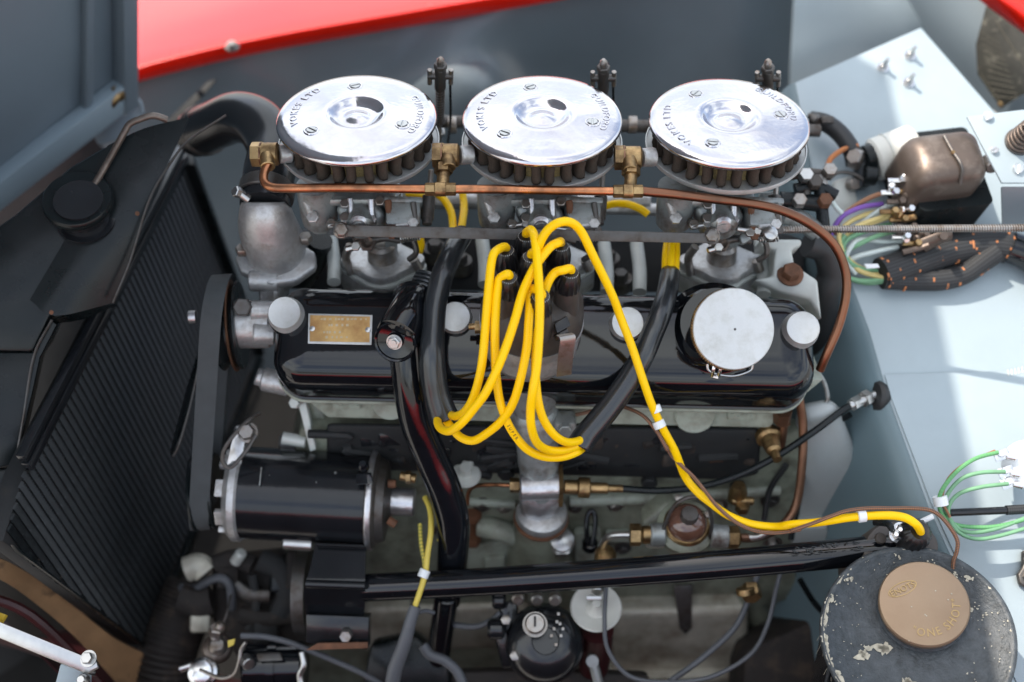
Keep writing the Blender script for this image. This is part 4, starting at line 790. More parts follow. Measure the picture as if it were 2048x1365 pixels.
# link bar
t = thing('throttle_link', 'flat steel throttle link bar running in front of the carburettors', 'link bar', P(1060, 468, .012))
b = B(); b.slab(P(690, 450, .012), P(1436, 467, .012), P(1436, 487, .010), P(690, 473, .010), .0022, .0005); part(b, 'bar', 'dark_steel', t)
for x, y in ((683, 463), (1422, 474)):
    b = B(); b.lathe(P(x, y, .006), dv(.1, .2, 1), [(.0072, 0), (.0072, .004), (.0055, .0055)], 20); b.hexn(P(x, y, .011), dv(.1, .2, 1), .0058, .005); part(b, 'ball_joint', 'steel', t)
b = B(); b.lathe(P(1538, 470, .005), dv(.1, .2, 1), [(.006, 0), (.006, .006), (.003, .008)], 16); part(b, 'cable_stop', 'bright_steel', t)

# vertical control rods with springs, and their cross shaft
t = thing('cross_shaft', 'grey round cross shaft running behind the air filters', 'shaft', P(1080, 250, -.10))
b = B(); b.cyl(P(830, 242, -.12), P(1330, 254, -.12), .0062, 20, .1); b.cyl(P(1330, 254, -.12), P(1640, 262, -.12), .0062, 20, .1); part(b, 'shaft', 'dark_steel', t)
for x in (905, 1265): b = B(); b.lathe(P(x, 250, -.12), RR, [(.0085, -.004), (.0085, .004)], 20); part(b, 'collar', 'steel', t)
def rod(x, y, lab, full=True):
    t = thing('control_rod', lab, 'control rod', P(x, y, -.10), group='sprung control rods behind the filters')
    a_ = P(x, y + 150, -.105); c_ = P(x + 2, y, -.02); d_ = (c_ - a_).normalized()
    b = B(); b.cyl(a_, c_, .0022, 12); b.lathe(c_, d_, [(.0028, 0), (.0034, .002), (.0034, .006), (.0015, .009)], 14); part(b, 'rod', 'steel', t)
    m = a_ + (c_ - a_) * .70
    b = B(); b.cyl(m, m + d_ * .026, .0052, 14); b.hexn(m + d_ * .026, d_, .006, .005); b.cyl(m + RR * -.011 + d_ * .016, m + RR * .011 + d_ * .016, .0034, 12); part(b, 'clevis', 'dark_steel', t)
    for s in (-1, 1): b = B(); b.cyl(m + RR * (.0095 * s) + d_ * .006, m + RR * (.0095 * s) + d_ * .024, .0022, 10); part(b, 'clevis_pin', 'steel', t)
    b = B(); b.helix(a_ + (c_ - a_) * .22, d_, .0038, .0008, 16, .0034, 6, 10); part(b, 'spring', 'dark_steel', t)
    b = B(); b.tube([m + RR * .009 + d_ * .006, m + RR * .010 - d_ * .04, m + RR * .008 - d_ * .075], .0012, 8); part(b, 'pull_wire', 'black_satin', t)
    b = B(); b.cyl(P(x + 2, y + 128, -.10), P(x + 3, y + 142, -.10), .0045, 12); part(b, 'lock_nut', 'bright_steel', t)
rod(879, 130, 'sprung control rod between left and middle air filters'); rod(1205, 134, 'sprung control rod between middle and right air filters'); rod(1534, 134, 'sprung control rod tip showing behind right air filter')
for (x, lab) in ((856, 'dark linkage strut hanging just left of the first brass tee'), (1200, 'dark linkage strut hanging just left of the second brass tee'), (1243 + 305, 'linkage strut at right beside the cable stop')):
    t = thing('linkage_strut', lab, 'linkage strut', P(x, 420, -.02)); b = B(); b.cyl(P(x + 6, 340, -.02), P(x, 446, -.02), .0024, 10); part(b, 'rod', 'steel', t)
    b = B(); b.cyl(P(x + 2, 392, -.018), P(x - 2, 440, -.014), .0058, 14); b.cyl(P(x - 2, 436, -.012), P(x - 2, 450, -.010), .0044, 12); part(b, 'barrel', 'dark_steel', t)

# ================================================================ INLET SIDE between head and carburettors
t = thing('inlet_manifold', 'dark inlet manifold deck under the carburettors behind the rocker cover', 'manifold', P(1080, 540, -.12))
b = B(); b.prism([P(540, 470, -.14), P(1620, 480, -.14), P(1600, 590, -.13), P(560, 580, -.13)], -dv(0, -.3, .95) * .03, .004); part(b, 'deck', 'black_matt', t)
for x, y, c_ in ((920, 525, 'bolt'), (1240, 560, 'bolt'), (1215, 520, 'bolt'), (1480, 540, 'bolt'), (870, 500, 'bolt')):
    b = B(); b.lathe(P(x, y, -.125), UP, [(.012, -.01), (.012, .003)], 18); b.hexn(P(x, y, -.12), UP, .0075, .010); part(b, c_, 'dark_steel', t)
b = B(); b.cyl(P(960, 410, -.13), P(1320, 420, -.13), .006, 14); b.tube([P(780, 400, -.13), P(1300, 402, -.13)], .009, 10); part(b, 'balance_pipe', 'cast_alu', t)
for (x, y0, y1, r_) in ((668, 480, 565, 13.5), (970, 480, 570, 14), (1214, 488, 585, 13.5), (1279, 488, 585, 14), (1527, 482, 590, 14)):
    b = B(); b.tube([P(x - 6, y0, -.09), P(x, (y0 + y1) / 2, -.075), P(x, y1, -.06)], L(r_, -.07), 18, 4); one(b, 'pushrod_tube', 'pale_pipe', {668: 'pale grey tube left of the left carburettor base', 970: 'pale grey tube between sleeve and distributor leads', 1214: 'pale grey tube, left of the pair behind the long yellow lead', 1279: 'pale grey tube, right of the pair behind the long yellow lead', 1527: 'pale grey tube right of the right carburettor base'}[x], 'tube', 'pale tubes behind the rocker cover')
t = thing('end_bracket', 'pale cast bracket with a rusty bolt behind the right end of the rocker cover', 'bracket', P(1590, 560, -.05))
b = B(); b.prism([P(1508, 560, -.045), P(1546, 552, -.045), P(1550, 500, -.045), P(1520, 492, -.045), P(1520, 478, -.045), P(1604, 478, -.045), P(1604, 492, -.045), P(1584, 500, -.045), P(1590, 530, -.045), P(1636, 560, -.045), P(1644, 640, -.05), P(1620, 600, -.05), P(1560, 585, -.05)], -ax(10) * .03, .003, 3); part(b, 'casting', 'pale_pipe', t)
b = B(); b.lathe(P(1580, 550, -.045), ax(25), [(.012, 0), (.012, .002), (.010, .003)], 24); b.hexn(P(1580, 549, -.043), ax(25), .0085, .009, .3); part(b, 'bolt', 'rust', t)
b = B(); b.tube([P(1616, 486, -.07), P(1650, 500, -.075), P(1664, 545, -.085), P(1650, 595, -.1), P(1642, 700, -.16)], .0135, 20); one(b, 'heater_hose', 'rubber', 'thick black hose curving down between rocker cover and copper pipe', 'hose')

# ================================================================ WATER OUTLET, HOSES
t = thing('thermostat_housing', 'domed cast alloy water outlet with flange in front of the left carburettor', 'water outlet', P(545, 500, -.06))
b = B(); b.tube([P(530, 404, -.022), P(531, 425, -.024), P(536, 455, -.036), P(550, 492, -.055), P(565, 530, -.08)], [.0205, .0235, .0265, .0280, .0285], 32); part(b, 'elbow', 'cast_alu', t, ang=60)
b = B(); fl = P(556, 520, -.055); b.prism([fl + dv(*q) for q in [(-.040, .004, 0), (-.030, .014, -.004), (.02, .016, -.004), (.034, .008, 0), (.036, -.006, .006), (.018, -.020, .01), (-.006, -.022, .012), (-.034, -.010, .006)]], -dv(0, .6, .8) * .009, .003); part(b, 'flange', 'cast_alu', t)
for x, y in ((486, 505), (560, 524), (612, 482)): b = B(); b.hexn(P(x, y, -.044), dv(0, .6, .8), .0062, .007); part(b, 'bolt', 'steel', t)
b = B(); b.prism([P(500, 548, -.05), P(596, 540, -.05), P(560, 574, -.05), P(552, 660, -.055), P(538, 690, -.06), P(530, 660, -.06), P(518, 620, -.06), P(516, 575, -.06)], -NN * .05, .005, 3); b.cyl(P(500, 560, -.055), P(560, 562, -.055), .0105, 18); part(b, 'lower_casting', 'cast_alu', t)
b = B(); b.tube([P(640, 480, -.07), P(628, 520, -.09), P(600, 560, -.1)], .012, 16); part(b, 'bypass', 'black_satin', t)
t = thing('top_hose', 'black radiator top hose arching over to the alloy water outlet', 'hose', P(460, 250, -.1))
b = B(); b.tube([P(392, 268, -.185), P(432, 250, -.15), P(478, 235, -.115), P(522, 252, -.085), P(546, 300, -.060), P(538, 350, -.035), P(530, 412, -.020)], [.024, .024, .0245, .0245, .024, .0232, .0222], 28); part(b, 'hose', 'hose_black', t, ang=60)
hd_ = (P(478, 235, -.115) - P(432, 250, -.15)).normalized()
b = B(); b.lathe(P(404, 262, -.178), hd_, [(.025, 0), (.0262, .001), (.0262, .009), (.025, .010)], 32); part(b, 'clip', 'dark_steel', t)
b = B(); b.lathe(P(531, 397, -.023), (P(540, 350, -.035) - P(531, 400, -.022)).normalized(), [(.0238, 0), (.0248, .001), (.0248, .012), (.0238, .013)], 36); part(b, 'clip', 'dark_steel', t)
b = B(); b.cyl(P(474, 382, -.005), P(498, 400, -.01), .0042, 12); b.hexn(P(478, 386, .0), dv(-.6, .2, .7), .005, .005); part(b, 'clip_screw', 'bright_steel', t)

# water pump and fan belt
t = thing('water_pump', 'cast alloy water pump nose with a black pulley left of the rocker cover', 'water pump', P(500, 640, -.03))
b = B(); b.cyl(P(455, 650, -.045), P(545, 648, -.05), .022, 28, .15); b.cyl(P(500, 622, -.03), P(548, 622, -.035), .009, 16); b.cyl(P(505, 668, -.03), P(548, 668, -.035), .010, 16); part(b, 'body', 'cast_alu', t)
b = B(); b.hexn(P(487, 615, -.024), NN, .0085, .006); part(b, 'bolt', 'dark_steel', t)
b = B(); b.cyl(P(524, 758, -.06), P(580, 770, -.06), .011, 16, .2); b.cyl(P(512, 752, -.058), P(530, 758, -.06), .0085, 14); part(b, 'lower_boss', 'cast_alu', t)
px_ = V((1, .08, .02)).normalized()
b = B(); b.lathe(P(462, 652, -.058), px_, [(.012, -.010), (.040, -.010), (.041, -.008), (.034, -.001), (.034, .001), (.041, .008), (.040, .010), (.012, .010)], 48); part(b, 'pulley', 'black_satin', t)
b = B(); b.lathe(P(466, 652, -.058), px_, [(.0415, 0), (.0425, .001), (.0415, .002)], 48); part(b, 'pulley_rim', 'dark_copper', t)
b = B(); b.lathe(P(392, 634, -.05), -px_, [(.006, 0), (.006, .006), (.003, .008)], 14); part(b, 'stud', 'cast_shiny', t)
# belt: a real loop round two pulleys
bw = RR; loopc = []
topc, lowc = P(436, 640, -.055), P(412, 985, -.10); dvc = (topc - lowc).normalized(); sd = dvc.cross(px_).normalized(); sd = sd if sd.dot(NN) > 0 else -sd
r1, r2 = .036, .030
for k in range(17): a = pi * k / 16; loopc.append(topc + (sd * cos(a) + dvc * sin(a)) * r1)
for k in range(17): a = pi * k / 16; loopc.append(lowc - (sd * cos(a) + dvc * sin(a)) * r2)
b = B(); vs = []; N_ = len(loopc)
for i, p in enumerate(loopc):
    q = (p - (topc if i < 17 else lowc)).normalized(); wv = px_ * .0092; vs += [p - wv * .8, p + wv * .8, p + wv + q * .006, p - wv + q * .006]
fs = []
for i in range(N_):
    j = (i + 1) % N_
    for k in range(4): fs.append((i * 4 + k, j * 4 + k, j * 4 + (k + 1) % 4, i * 4 + (k + 1) % 4))
b.add(vs, fs); one(b, 'fan_belt', 'belt', 'wide dark grey fan belt running down from water pump to dynamo', 'belt')
t = thing('fan', 'black fan blade edge seen between radiator and belt', 'fan', P(395, 760, -.1))
b = B(); b.prism([P(404, 690, -.09), P(412, 700, -.085), P(388, 790, -.09), P(366, 868, -.095), P(346, 916, -.10), P(344, 905, -.11), P(376, 780, -.105)], -RR * .002, .0004); part(b, 'blade', 'black_satin', t)
b = B(); b.tube([P(403, 700, -.083), P(392, 760, -.085), P(376, 830, -.088), P(358, 890, -.092), P(347, 913, -.095)], .0010, 6); part(b, 'blade_edge', 'dark_steel', t)

# ================================================================ DYNAMO
da, db = P(488, 985, -.095), P(742, 1000, -.095); dd = (db - da).normalized()
dn = thing('dynamo', 'gloss black cylindrical dynamo with alloy end plates, driven by the belt', 'dynamo', (da + db) / 2)
b = B(); b.tube([da, db], .0435, 56, 1); b.lathe(da + dd * .118, dd, [(.0437, 0), (.0437, .0008)], 56); part(b, 'body', 'dynamo_black', dn, ang=60)
b = B(); b.lathe(db - dd * .002, dd, [(.044, 0), (.0465, .001), (.0465, .006), (.0450, .008), (.041, .010), (.038, .017), (.02, .020), (.016, .022)], 56); part(b, 'end_plate', 'dark_steel', dn)
b = B(); b.lathe(db - dd * .0005, dd, [(.0472, 0), (.0478, .0008), (.0478, .0038), (.0470, .005)], 56); part(b, 'end_ring', 'cast_shiny', dn)
b = B(); b.cyl(db + dd * .018, db + dd * .042 + dv(.0, 0, 0), .0135, 28, .12); part(b, 'bearing_boss', 'cast_shiny', dn)
b = B(); b.cyl(P(800, 952, -.075), P(832, 958, -.075), .0045, 12); b.hexn(P(812, 955, -.075), RR, .0062, .005); part(b, 'terminal', 'brass', dn)
b = B(); b.cyl(P(776, 968, -.07), P(792, 968, -.07), .004, 12); b.cyl(P(776, 1040, -.07), P(792, 1050, -.07), .004, 12); part(b, 'screws', 'rust', dn, kind='stuff')
b = B(); b.lathe(da, -dd, [(.0440, -.002), (.0465, 0), (.0465, .006), (.040, .012), (.026, .014)], 56)
for k in range(8):
    a = k * pi / 4 + .2; x_, y_, z_ = frame(-dd); c = da - dd * .014 + (x_ * cos(a) + y_ * sin(a)) * .036; b.box(c, -dd, .006, .016, .010, .001, ref=(x_ * cos(a) + y_ * sin(a)))
part(b, 'drive_bracket', 'cast_alu', dn)
b = B(); b.prism([P(448, 950, -.07), P(462, 890, -.06), P(470, 852, -.058), P(494, 850, -.058), P(490, 880, -.058), P(478, 960, -.065), P(470, 1040, -.068), P(452, 1060, -.075), P(440, 1010, -.075)], -dv(.2, 0, 1) * .008, .002); part(b, 'adjuster_ear', 'cast_shiny', dn)
b = B(); b.hexn(P(497, 866, -.052), dv(-.1, .2, 1), .0075, .008, .2); b.lathe(P(497, 866, -.054), dv(-.1, .2, 1), [(.0095, 0), (.0095, .002)], 20); part(b, 'adjuster_bolt', 'steel', dn)
b = B(); b.tube([P(520, 826, -.06), P(496, 842, -.05), P(470, 868, -.045), P(448, 900, -.045), P(446, 925, -.045), P(462, 935, -.045), P(490, 905, -.045), P(512, 870, -.048)], .0019, 8); part(b, 'slotted_link', 'dark_steel', dn)
b = B(); b.lathe(P(412, 985, -.10), px_, [(.010, -.011), (.036, -.011), (.037, -.009), (.031, -.001), (.031, .001), (.037, .009), (.036, .011), (.010, .011)], 40); part(b, 'pulley', 'black_satin', dn)
b = B(); b.prism([P(712, 948, -.045), P(742, 946, -.045), P(746, 968, -.04), P(712, 970, -.04)], -NN * .004, .0004); b.lathe(P(727, 935, -.049), dv(0, .5, .85), [(.0055, 0), (.0055, .004), (.003, .008)], 14); part(b, 'oiler', 'black_gloss', dn)
b = B()
for q in ((524, 938, 3), (541, 950, 3), (672, 945, 6), (634, 964, 4)):
    c = P(q[0], q[1], 0); d0 = on(q[0], q[1], (da + NN * .036, NN)); b.lathe(d0 + NN * .003, NN, [(.0001, 0), (L(q[2] / 2), .001), (.0001, .0025)], 10)
b.tube([P(519, 972, -.050), P(523, 935, -.052)], .0006, 6); part(b, 'chips', 'grey_cast', dn, kind='stuff')
b = B(); b.cyl(P(565, 1086, -.09), P(628, 1090, -.09), .0065, 16, .3); part(b, 'pivot_bolt', 'bright_steel', dn)
b = B(); b.cyl(P(560, 884, -.115), P(625, 890, -.115), .009, 16, .3); part(b, 'upper_stay', 'cast_alu', dn)
# bracket below the dynamo
t = thing('dynamo_bracket', 'folded black steel bracket plate hanging below the dynamo', 'bracket', P(670, 1200, -.09))
rows = [[P(x + o, y, h) for x, y, h in ((630, 1086, -.075), (626, 1110, -.070), (616, 1150, -.060), (610, 1168, -.058), (608, 1195, -.066), (612, 1232, -.080))] for o in (0,)]
r2_ = [P(x, y, h) for x, y, h in ((733, 1092, -.075), (731, 1112, -.070), (730, 1150, -.060), (730, 1172, -.058), (730, 1200, -.066), (728, 1236, -.080))]
part(sheet(None, [rows[0], r2_], None, sub=5, th=.005), 'plate', 'dynamo_black', t)
b = B(); b.tube([P(634, 1090, -.070), P(732, 1094, -.070)], .0022, 8); b.tube([P(612, 1168, -.0575), P(730, 1172, -.0575)], .004, 12); part(b, 'fold', 'dynamo_black', t)
b = B(); b.prism([P(612, 1230, -.070), P(738, 1235, -.070), P(736, 1300, -.074), P(612, 1286, -.074)], -NN * .02, .001); part(b, 'foot', 'black_enamel', t)
b = B(); b.prism([P(636, 1286, -.070), P(736, 1284, -.070), P(736, 1296, -.070), P(612, 1300, -.070)], NN * .002, .0004); part(b, 'worn_edge', 'rust', t)
b = B(); b.hexn(P(693, 1270, -.072), NN, .006, .008); part(b, 'bolt', 'steel', t)
b = B(); b.lathe(P(608, 1185, -.14), RR, [(.030, -.006), (.042, -.006), (.042, .006), (.030, .006)], 40); one(b, 'crank_pulley', 'dark_steel', 'rusty crank pulley arc hidden behind the black bracket', 'pulley')

# ================================================================ CROSS BAR
t = thing('steady_bar', 'long gloss black tubular bar crossing below the engine towards the bulkhead', 'bar', P(1250, 1130, -.02))
b = B(); b.tube([P(728, 1176, -.074), P(1000, 1162, -.052), P(1400, 1133, -.020), P(1740, 1102, .004), P(1800, 1096, .008)], .0128, 32, 4); part(b, 'tube', 'black_gloss', t, ang=70)
b = B(); rnd = random.Random(8)
for k in range(16):
    x = 1588 + rnd.random() * 140; y = 1128 - (x - 1500) * .085 - 20 + rnd.uniform(-5, 6); h = .018 + (x - 1600) * .00008
    pts_ = [P(x + rnd.uniform(-7, 7), y + rnd.uniform(-4, 4), h) for _ in range(4)]; b.tube(pts_, rnd.uniform(.0005, .0010), 7, 3)
part(b, 'drips', 'black_gloss', t, kind='stuff')

# ================================================================ PLUMBING ON THE BLOCK
t = thing('oil_line', 'thin copper oil line with brass unions either side of the distributor shaft', 'pipe', P(1000, 972, -.09))
b = B(); b.tube([P(935, 1010, -.12), P(936, 990, -.115), P(944, 976, -.11), P(960, 971, -.10), P(990, 970, -.09), P(1020, 971, -.085)], .0020, 10); part(b, 'pipe', 'copper', t)
b = B(); b.hexn(P(1020, 971, -.085), RR, .0072, .009); b.cyl(P(1034, 971, -.085), P(1046, 971, -.085), .0055, 12); part(b, 'union', 'brass', t)
b = B(); b.lathe(P(1117, 972, -.08), RR, [(.020, 0), (.020, .004)], 4); part(b, 'square_flange', 'brass', t)
b = B(); b.cyl(P(1128, 974, -.08), P(1156, 975, -.08), .0068, 16); b.cyl(P(1156, 975, -.08), P(1180, 976, -.08), .0098, 22, .1); b.cyl(P(1180, 976, -.08), P(1216, 977, -.08), .0052, 14); b.cyl(P(1214, 977, -.08), P(1246, 978, -.08), .0036, 12); part(b, 'gland', 'brass', t)
b = B(); b.tube([P(1244, 978, -.08), P(1320, 982, -.08), P(1400, 974, -.078), P(1480, 950, -.07), P(1555, 912, -.06), P(1630, 862, -.058), P(1690, 818, -.065), P(1722, 804, -.070)], .0033, 12)
one(b, 'drive_cable', 'black_satin', 'black cable sweeping from distributor drive up to the bulkhead grommet', 'cable')
t = thing('cable_gland', 'steel cable nut in a black rubber grommet on the bulkhead face', 'gland', P(1740, 800, -.09))
gd = (P(1764, 778, -.10) - P(1700, 812, -.08)).normalized()
b = B(); b.cyl(P(1698, 812, -.066), P(1756, 788, -.074), .0042, 12); b.hexn(P(1704, 810, -.067), gd, .0062, .012); b.hexn(P(1726, 800, -.070), gd, .0078, .008); part(b, 'nut', 'bright_steel', t)
b = B(); b.lathe(P(1751, 793, -.076), dv(-.93, .1, .36), [(.0145, -.006), (.0155, 0), (.013, .003), (.006, .004)], 28); part(b, 'grommet', 'rubber', t)
for pts_, m_, r_, lab in (([P(1598, 795, -.05), P(1606, 850, -.06), P(1604, 930, -.07), P(1592, 1010, -.08), P(1560, 1055, -.075), P(1512, 1075, -.07), P(1480, 1076, -.065)], 'dark_copper', .0042, 'brown pipe dropping behind the right end of the rocker cover to the fuel pump'),
                          ([P(1700, 830, -.075), P(1650, 862, -.10), P(1612, 930, -.12), P(1598, 1000, -.12), P(1585, 1060, -.12), P(1582, 1080, -.12)], 'black_satin', .0030, 'thin black pipe bending down beside the bell housing'),
                          ([P(1636, 745, -.06), P(1650, 770, -.065), P(1655, 800, -.07), P(1644, 820, -.075), P(1700, 818, -.09)], 'grey_cast', .0022, 'thin grey capillary bent below the right end of the rocker cover'),
                          ([P(1572, 930, -.10), P(1540, 980, -.12), P(1528, 1040, -.13)], 'rubber', .003, 'short dark pipe behind the speed cable'),
                          ([P(1566, 1125, -.10), P(1552, 1180, -.09), P(1535, 1250, -.08), P(1500, 1310, -.07), P(1420, 1355, -.07), P(1330, 1365, -.07), P(1258, 1352, -.07), P(1216, 1300, -.07), P(1209, 1240, -.07), P(1212, 1175, -.08)], 'rubber_grey', .0022, 'thin grey pipe looping under the sump from the crossbar'),
                          ([P(1515, 1150, -.10), P(1500, 1190, -.10), P(1470, 1255, -.095), P(1400, 1320, -.09), P(1330, 1370, -.09)], 'rubber_grey', .0030, 'grey pipe slanting down left below the crossbar'),
                          ([P(1600, 1160, -.12), P(1628, 1205, -.13), P(1660, 1240, -.14)], 'black_satin', .003, 'short black pipe by the bell housing, left of the oil tank')):
    b = B(); b.tube(pts_, r_, 10); one(b, 'pipe', m_, lab, 'pipe')
t = thing('temperature_sender', 'small brass sender with a brown pipe below the rocker cover', 'sender', P(1568, 840, -.06))
b = B(); b.hexn(P(1566, 822, -.055), -UP, .009, .014); b.cyl(P(1567, 826, -.06), P(1569, 850, -.065), .0056, 14); part(b, 'upper_union', 'dark_copper', t)
b = B(); b.tube([P(1568, 845, -.065), P(1564, 880, -.075), P(1556, 915, -.085)], .0042, 10); part(b, 'pipe', 'dark_copper', t)
b = B(); b.lathe(P(1535, 868, -.075), dv(.1, -.6, .7), [(.012, 0), (.012, .006), (.009, .008), (.007, .022), (.004, .024), (.004, .034)], 20); part(b, 'switch', 'brass', t)
# lift pump
t = thing('fuel_pump', 'round fuel pump with a domed glass top, wire bail and brass pipe nuts', 'fuel pump', P(1372, 1060, -.08))
pn = ax(32); pc_ = P(1373, 1050, -.070)
b = B(); b.lathe(pc_ - pn * .03, pn, [(.020, 0), (.022, .006), (.022, .016), (.027, .019), (.027, .026), (.022, .029)], 40); part(b, 'body', 'engine_green', t)
b = B(); b.lathe(pc_, pn, [(.021, -.002), (.0215, .001), (.0195, .003)], 40); part(b, 'rim', 'brass', t)
b = B(); b.lathe(pc_, pn, [(.0188, .001), (.0180, .008), (.0155, .013), (.010, .017), (.0001, .018)], 40); part(b, 'glass_dome', 'glass_bowl', t)
b = B(); b.lathe(pc_ + pn * .017, pn, [(.0082, 0), (.0085, .007), (.0075, .009), (.0001, .009)], 10); part(b, 'thumb_nut', 'dark_steel', t)
b = B(); b.tube([P(1316, 1092, -.07), P(1330, 1050, -.06), P(1350, 1010, -.045), P(1385, 994, -.04), P(1412, 1006, -.045), P(1424, 1040, -.055), P(1420, 1075, -.065)], .0018, 8); part(b, 'bail', 'dark_steel', t)
b = B(); b.prism([P(1284, 1046, -.09), P(1330, 1008, -.09), P(1350, 1006, -.09), P(1340, 1100, -.09), P(1290, 1100, -.09)], -BN * .02, .003); part(b, 'mount', 'engine_green', t)
b = B(); b.cyl(P(1300, 1070, -.07), P(1330, 1070, -.07), .011, 18); part(b, 'port', 'grey_cast', t); b = B(); b.cyl(P(1420, 1072, -.07), P(1456, 1074, -.07), .011, 18); part(b, 'port', 'grey_cast', t)
b = B(); b.hexn(P(1260, 1070, -.07), RR, .0105, .0105); b.cyl(P(1284, 1070, -.07), P(1304, 1070, -.07), .0085, 14); part(b, 'pipe_nut', 'brass', t); b = B(); b.hexn(P(1456, 1075, -.07), RR, .0105, .0105); part(b, 'pipe_nut', 'brass', t)
b = B(); b.tube([P(1206, 1092, -.10), P(1212, 1078, -.085), P(1228, 1071, -.075), P(1260, 1070, -.07)], .0036, 12); part(b, 'pipe', 'bright_steel', t); b = B(); b.tube([P(1478, 1075, -.07), P(1515, 1074, -.065), P(1545, 1060, -.06)], .0036, 12); part(b, 'pipe', 'bright_steel', t)
b = B(); b.lathe(P(1211, 1108, -.10), UP, [(.0105, -.02), (.0105, .0), (.008, .004), (.0045, .005)], 20); part(b, 'lower_union', 'brass', t)
for x, y in ((1357, 998), (1417, 1030)): b = B(); b.lathe(P(x, y, -.06), pn, [(.004, 0), (.004, .003), (.001, .004)], 12); part(b, 'screw', 'steel', t)
t = thing('drain_tap', 'small brass drain tap on the block right of the fuel pump', 'tap', P(1490, 1000, -.10))
b = B(); b.cyl(P(1462, 1002, -.10), P(1508, 1003, -.10), .0042, 12, .3); b.lathe(P(1476, 985, -.10), UP, [(.009, -.01), (.009, .0), (.006, .01)], 14); b.hexn(P(1484, 1020, -.10), UP, .007, .008); part(b, 'body', 'brass', t)
b = B(); b.lathe(P(932, 952, -.10), dv(0, .6, .8), [(.013, 0), (.0145, .002), (.013, .005), (.006, .006), (.0055, .016)], 32); b.cyl(P(934, 940, -.10), P(936, 922, -.10), .0055, 12); one(b, 'plug_cap', 'pale_pipe', 'grey disc shaped plug left of the distributor base', 'plug')
b = B(); b.hexn(P(1500, 1176, -.10), BN, .010, .012); b.cyl(P(1490, 1176, -.09), P(1492, 1190, -.09), .009, 14); one(b, 'banjo_bolt', 'brass', 'brass bolt head on the crankcase just below the crossbar', 'bolt')

# oil filter head and canister
t = thing('oil_filter', 'black domed oil filter canister with centre bolt, low in the bay', 'oil filter', P(1080, 1280, -.08))
on_ = ax(18); oc = P(1088, 1290, -.12)
b = B(); b.lathe(oc, on_, [(.038, 0), (.038, .02), (.0365, .034), (.031, .045), (.020, .052), (.013, .053), (.012, .050)], 40); part(b, 'canister', 'black_enamel', t)
b = B(); b.lathe(P(1070, 1250, -.063), on_, [(.0115, 0), (.0115, .003)], 24); b.lathe(P(1070, 1249, -.061), on_, [(.009, 0), (.0095, .009), (.008, .011), (.0001, .011)], 20); part(b, 'centre_bolt', 'steel', t)
b = B(); b.box(P(1070, 1243, -.0485), on_, .0018, .009, .0012, 0); part(b, 'slot', 'black_matt', t)
b = B(); b.prism([P(1000, 1205, -.10), P(1035, 1195, -.10), P(1040, 1330, -.10), P(1005, 1340, -.10), P(990, 1280, -.10)], -on_ * .03, .005); b.cyl(P(984, 1200, -.09), P(1012, 1200, -.09), .009, 14, .3); b.cyl(P(975, 1258, -.09), P(1010, 1258, -.09), .010, 14, .3); part(b, 'head', 'black_enamel', t)
b = B()
for x, y in ((1036, 1190), (1074, 1192), (1110, 1192)): b.cyl(P(x, y, -.09), P(x, y + 12, -.08), .0062, 14, .3)
for x, y in ((1030, 1312), (1012, 1240), (1103, 1318), (1060, 1312)): b.hexn(P(x, y, -.075), on_, .005, .003)
part(b, 'bolt_heads', 'steel', t, kind='stuff')
b = B(); b.tube([P(905, 1250, -.12), P(950, 1254, -.11), P(985, 1240, -.1), P(1000, 1225, -.1)], .003, 10); part(b, 'oil_feed', 'rubber_grey', t)
b = B()
for i, (x, y) in enumerate([(1117, 1228), (1114, 1244), (1108, 1258), (1103, 1272), (1126, 1258), (1122, 1272), (1112, 1290), (1120, 1248)]): b.box(P(x, y, -.068), on_, .0026, .0028, .001, .0002)
part(b, 'cast_marks', 'steel', t, kind='stuff')
# white flanged cup
t = thing('oil_filler_funnel', 'white flanged cup on a red pot beside the sump', 'cup', P(1192, 1215, -.09))
wn = ax(34)
b = B(); b.lathe(P(1192, 1216, -.09), wn, [(.012, -.004), (.0225, -.001), (.0245, .001), (.0232, .003), (.018, .001), (.010, -.0015), (.006, .003), (.004, .012), (.0001, .012)], 40); part(b, 'flange', 'cream', t)
b = B(); b.box(P(1188, 1196, -.077), NN, .014, .004, .003, .0006); b.cyl(P(1196, 1172, -.09), P(1195, 1185, -.085), .006, 12); part(b, 'clip', 'bright_steel', t)
b = B(); b.lathe(P(1190, 1300, -.135), UP, [(.015, -.03), (.0165, .0), (.0165, .035)], 28); part(b, 'pot', 'dark_red', t)
b = B(); b.lathe(P(1184, 1320, -.10), NN, [(.006, 0), (.006, .006)], 16); b.tube([P(1186, 1325, -.10), P(1198, 1370, -.10)], .005, 10); part(b, 'outlet', 'grey_cast', t)
# ================================================================ LOWER LEFT CORNER OF THE BAY
t = thing('breather_hose', 'dark ribbed rubber hose at the foot of the radiator', 'hose', P(350, 1330, -.2))
hp = smooth_pts([P(390, 1170, -.24), P(360, 1240, -.23), P(335, 1310, -.22), P(320, 1400, -.22)], 8); hr = []
b = B(); b.tube(hp, .026, 24, 1); part(b, 'tube', 'grime', t)
for k in range(1, len(hp) - 1, 1):
    b = B(); b.ring(hp[k], (hp[k + 1] - hp[k - 1]), .0265, .0042, 28, 8); part(b, 'rib', 'grime', t)
b = B(); b.tube([P(362, 1176, -.2), P(390, 1178, -.19), P(415, 1164, -.18), P(440, 1156, -.175), P(458, 1168, -.175), P(463, 1196, -.18), P(464, 1215, -.19)], .0045, 12); one(b, 'brake_pipe', 'rubber_grey', 'bent grey pipe beside the foot of the radiator', 'pipe')
t = thing('brake_union', 'dirty brass union with yellow tag on a steel bleeder, bottom left of engine', 'union', P(435, 1290, -.1))
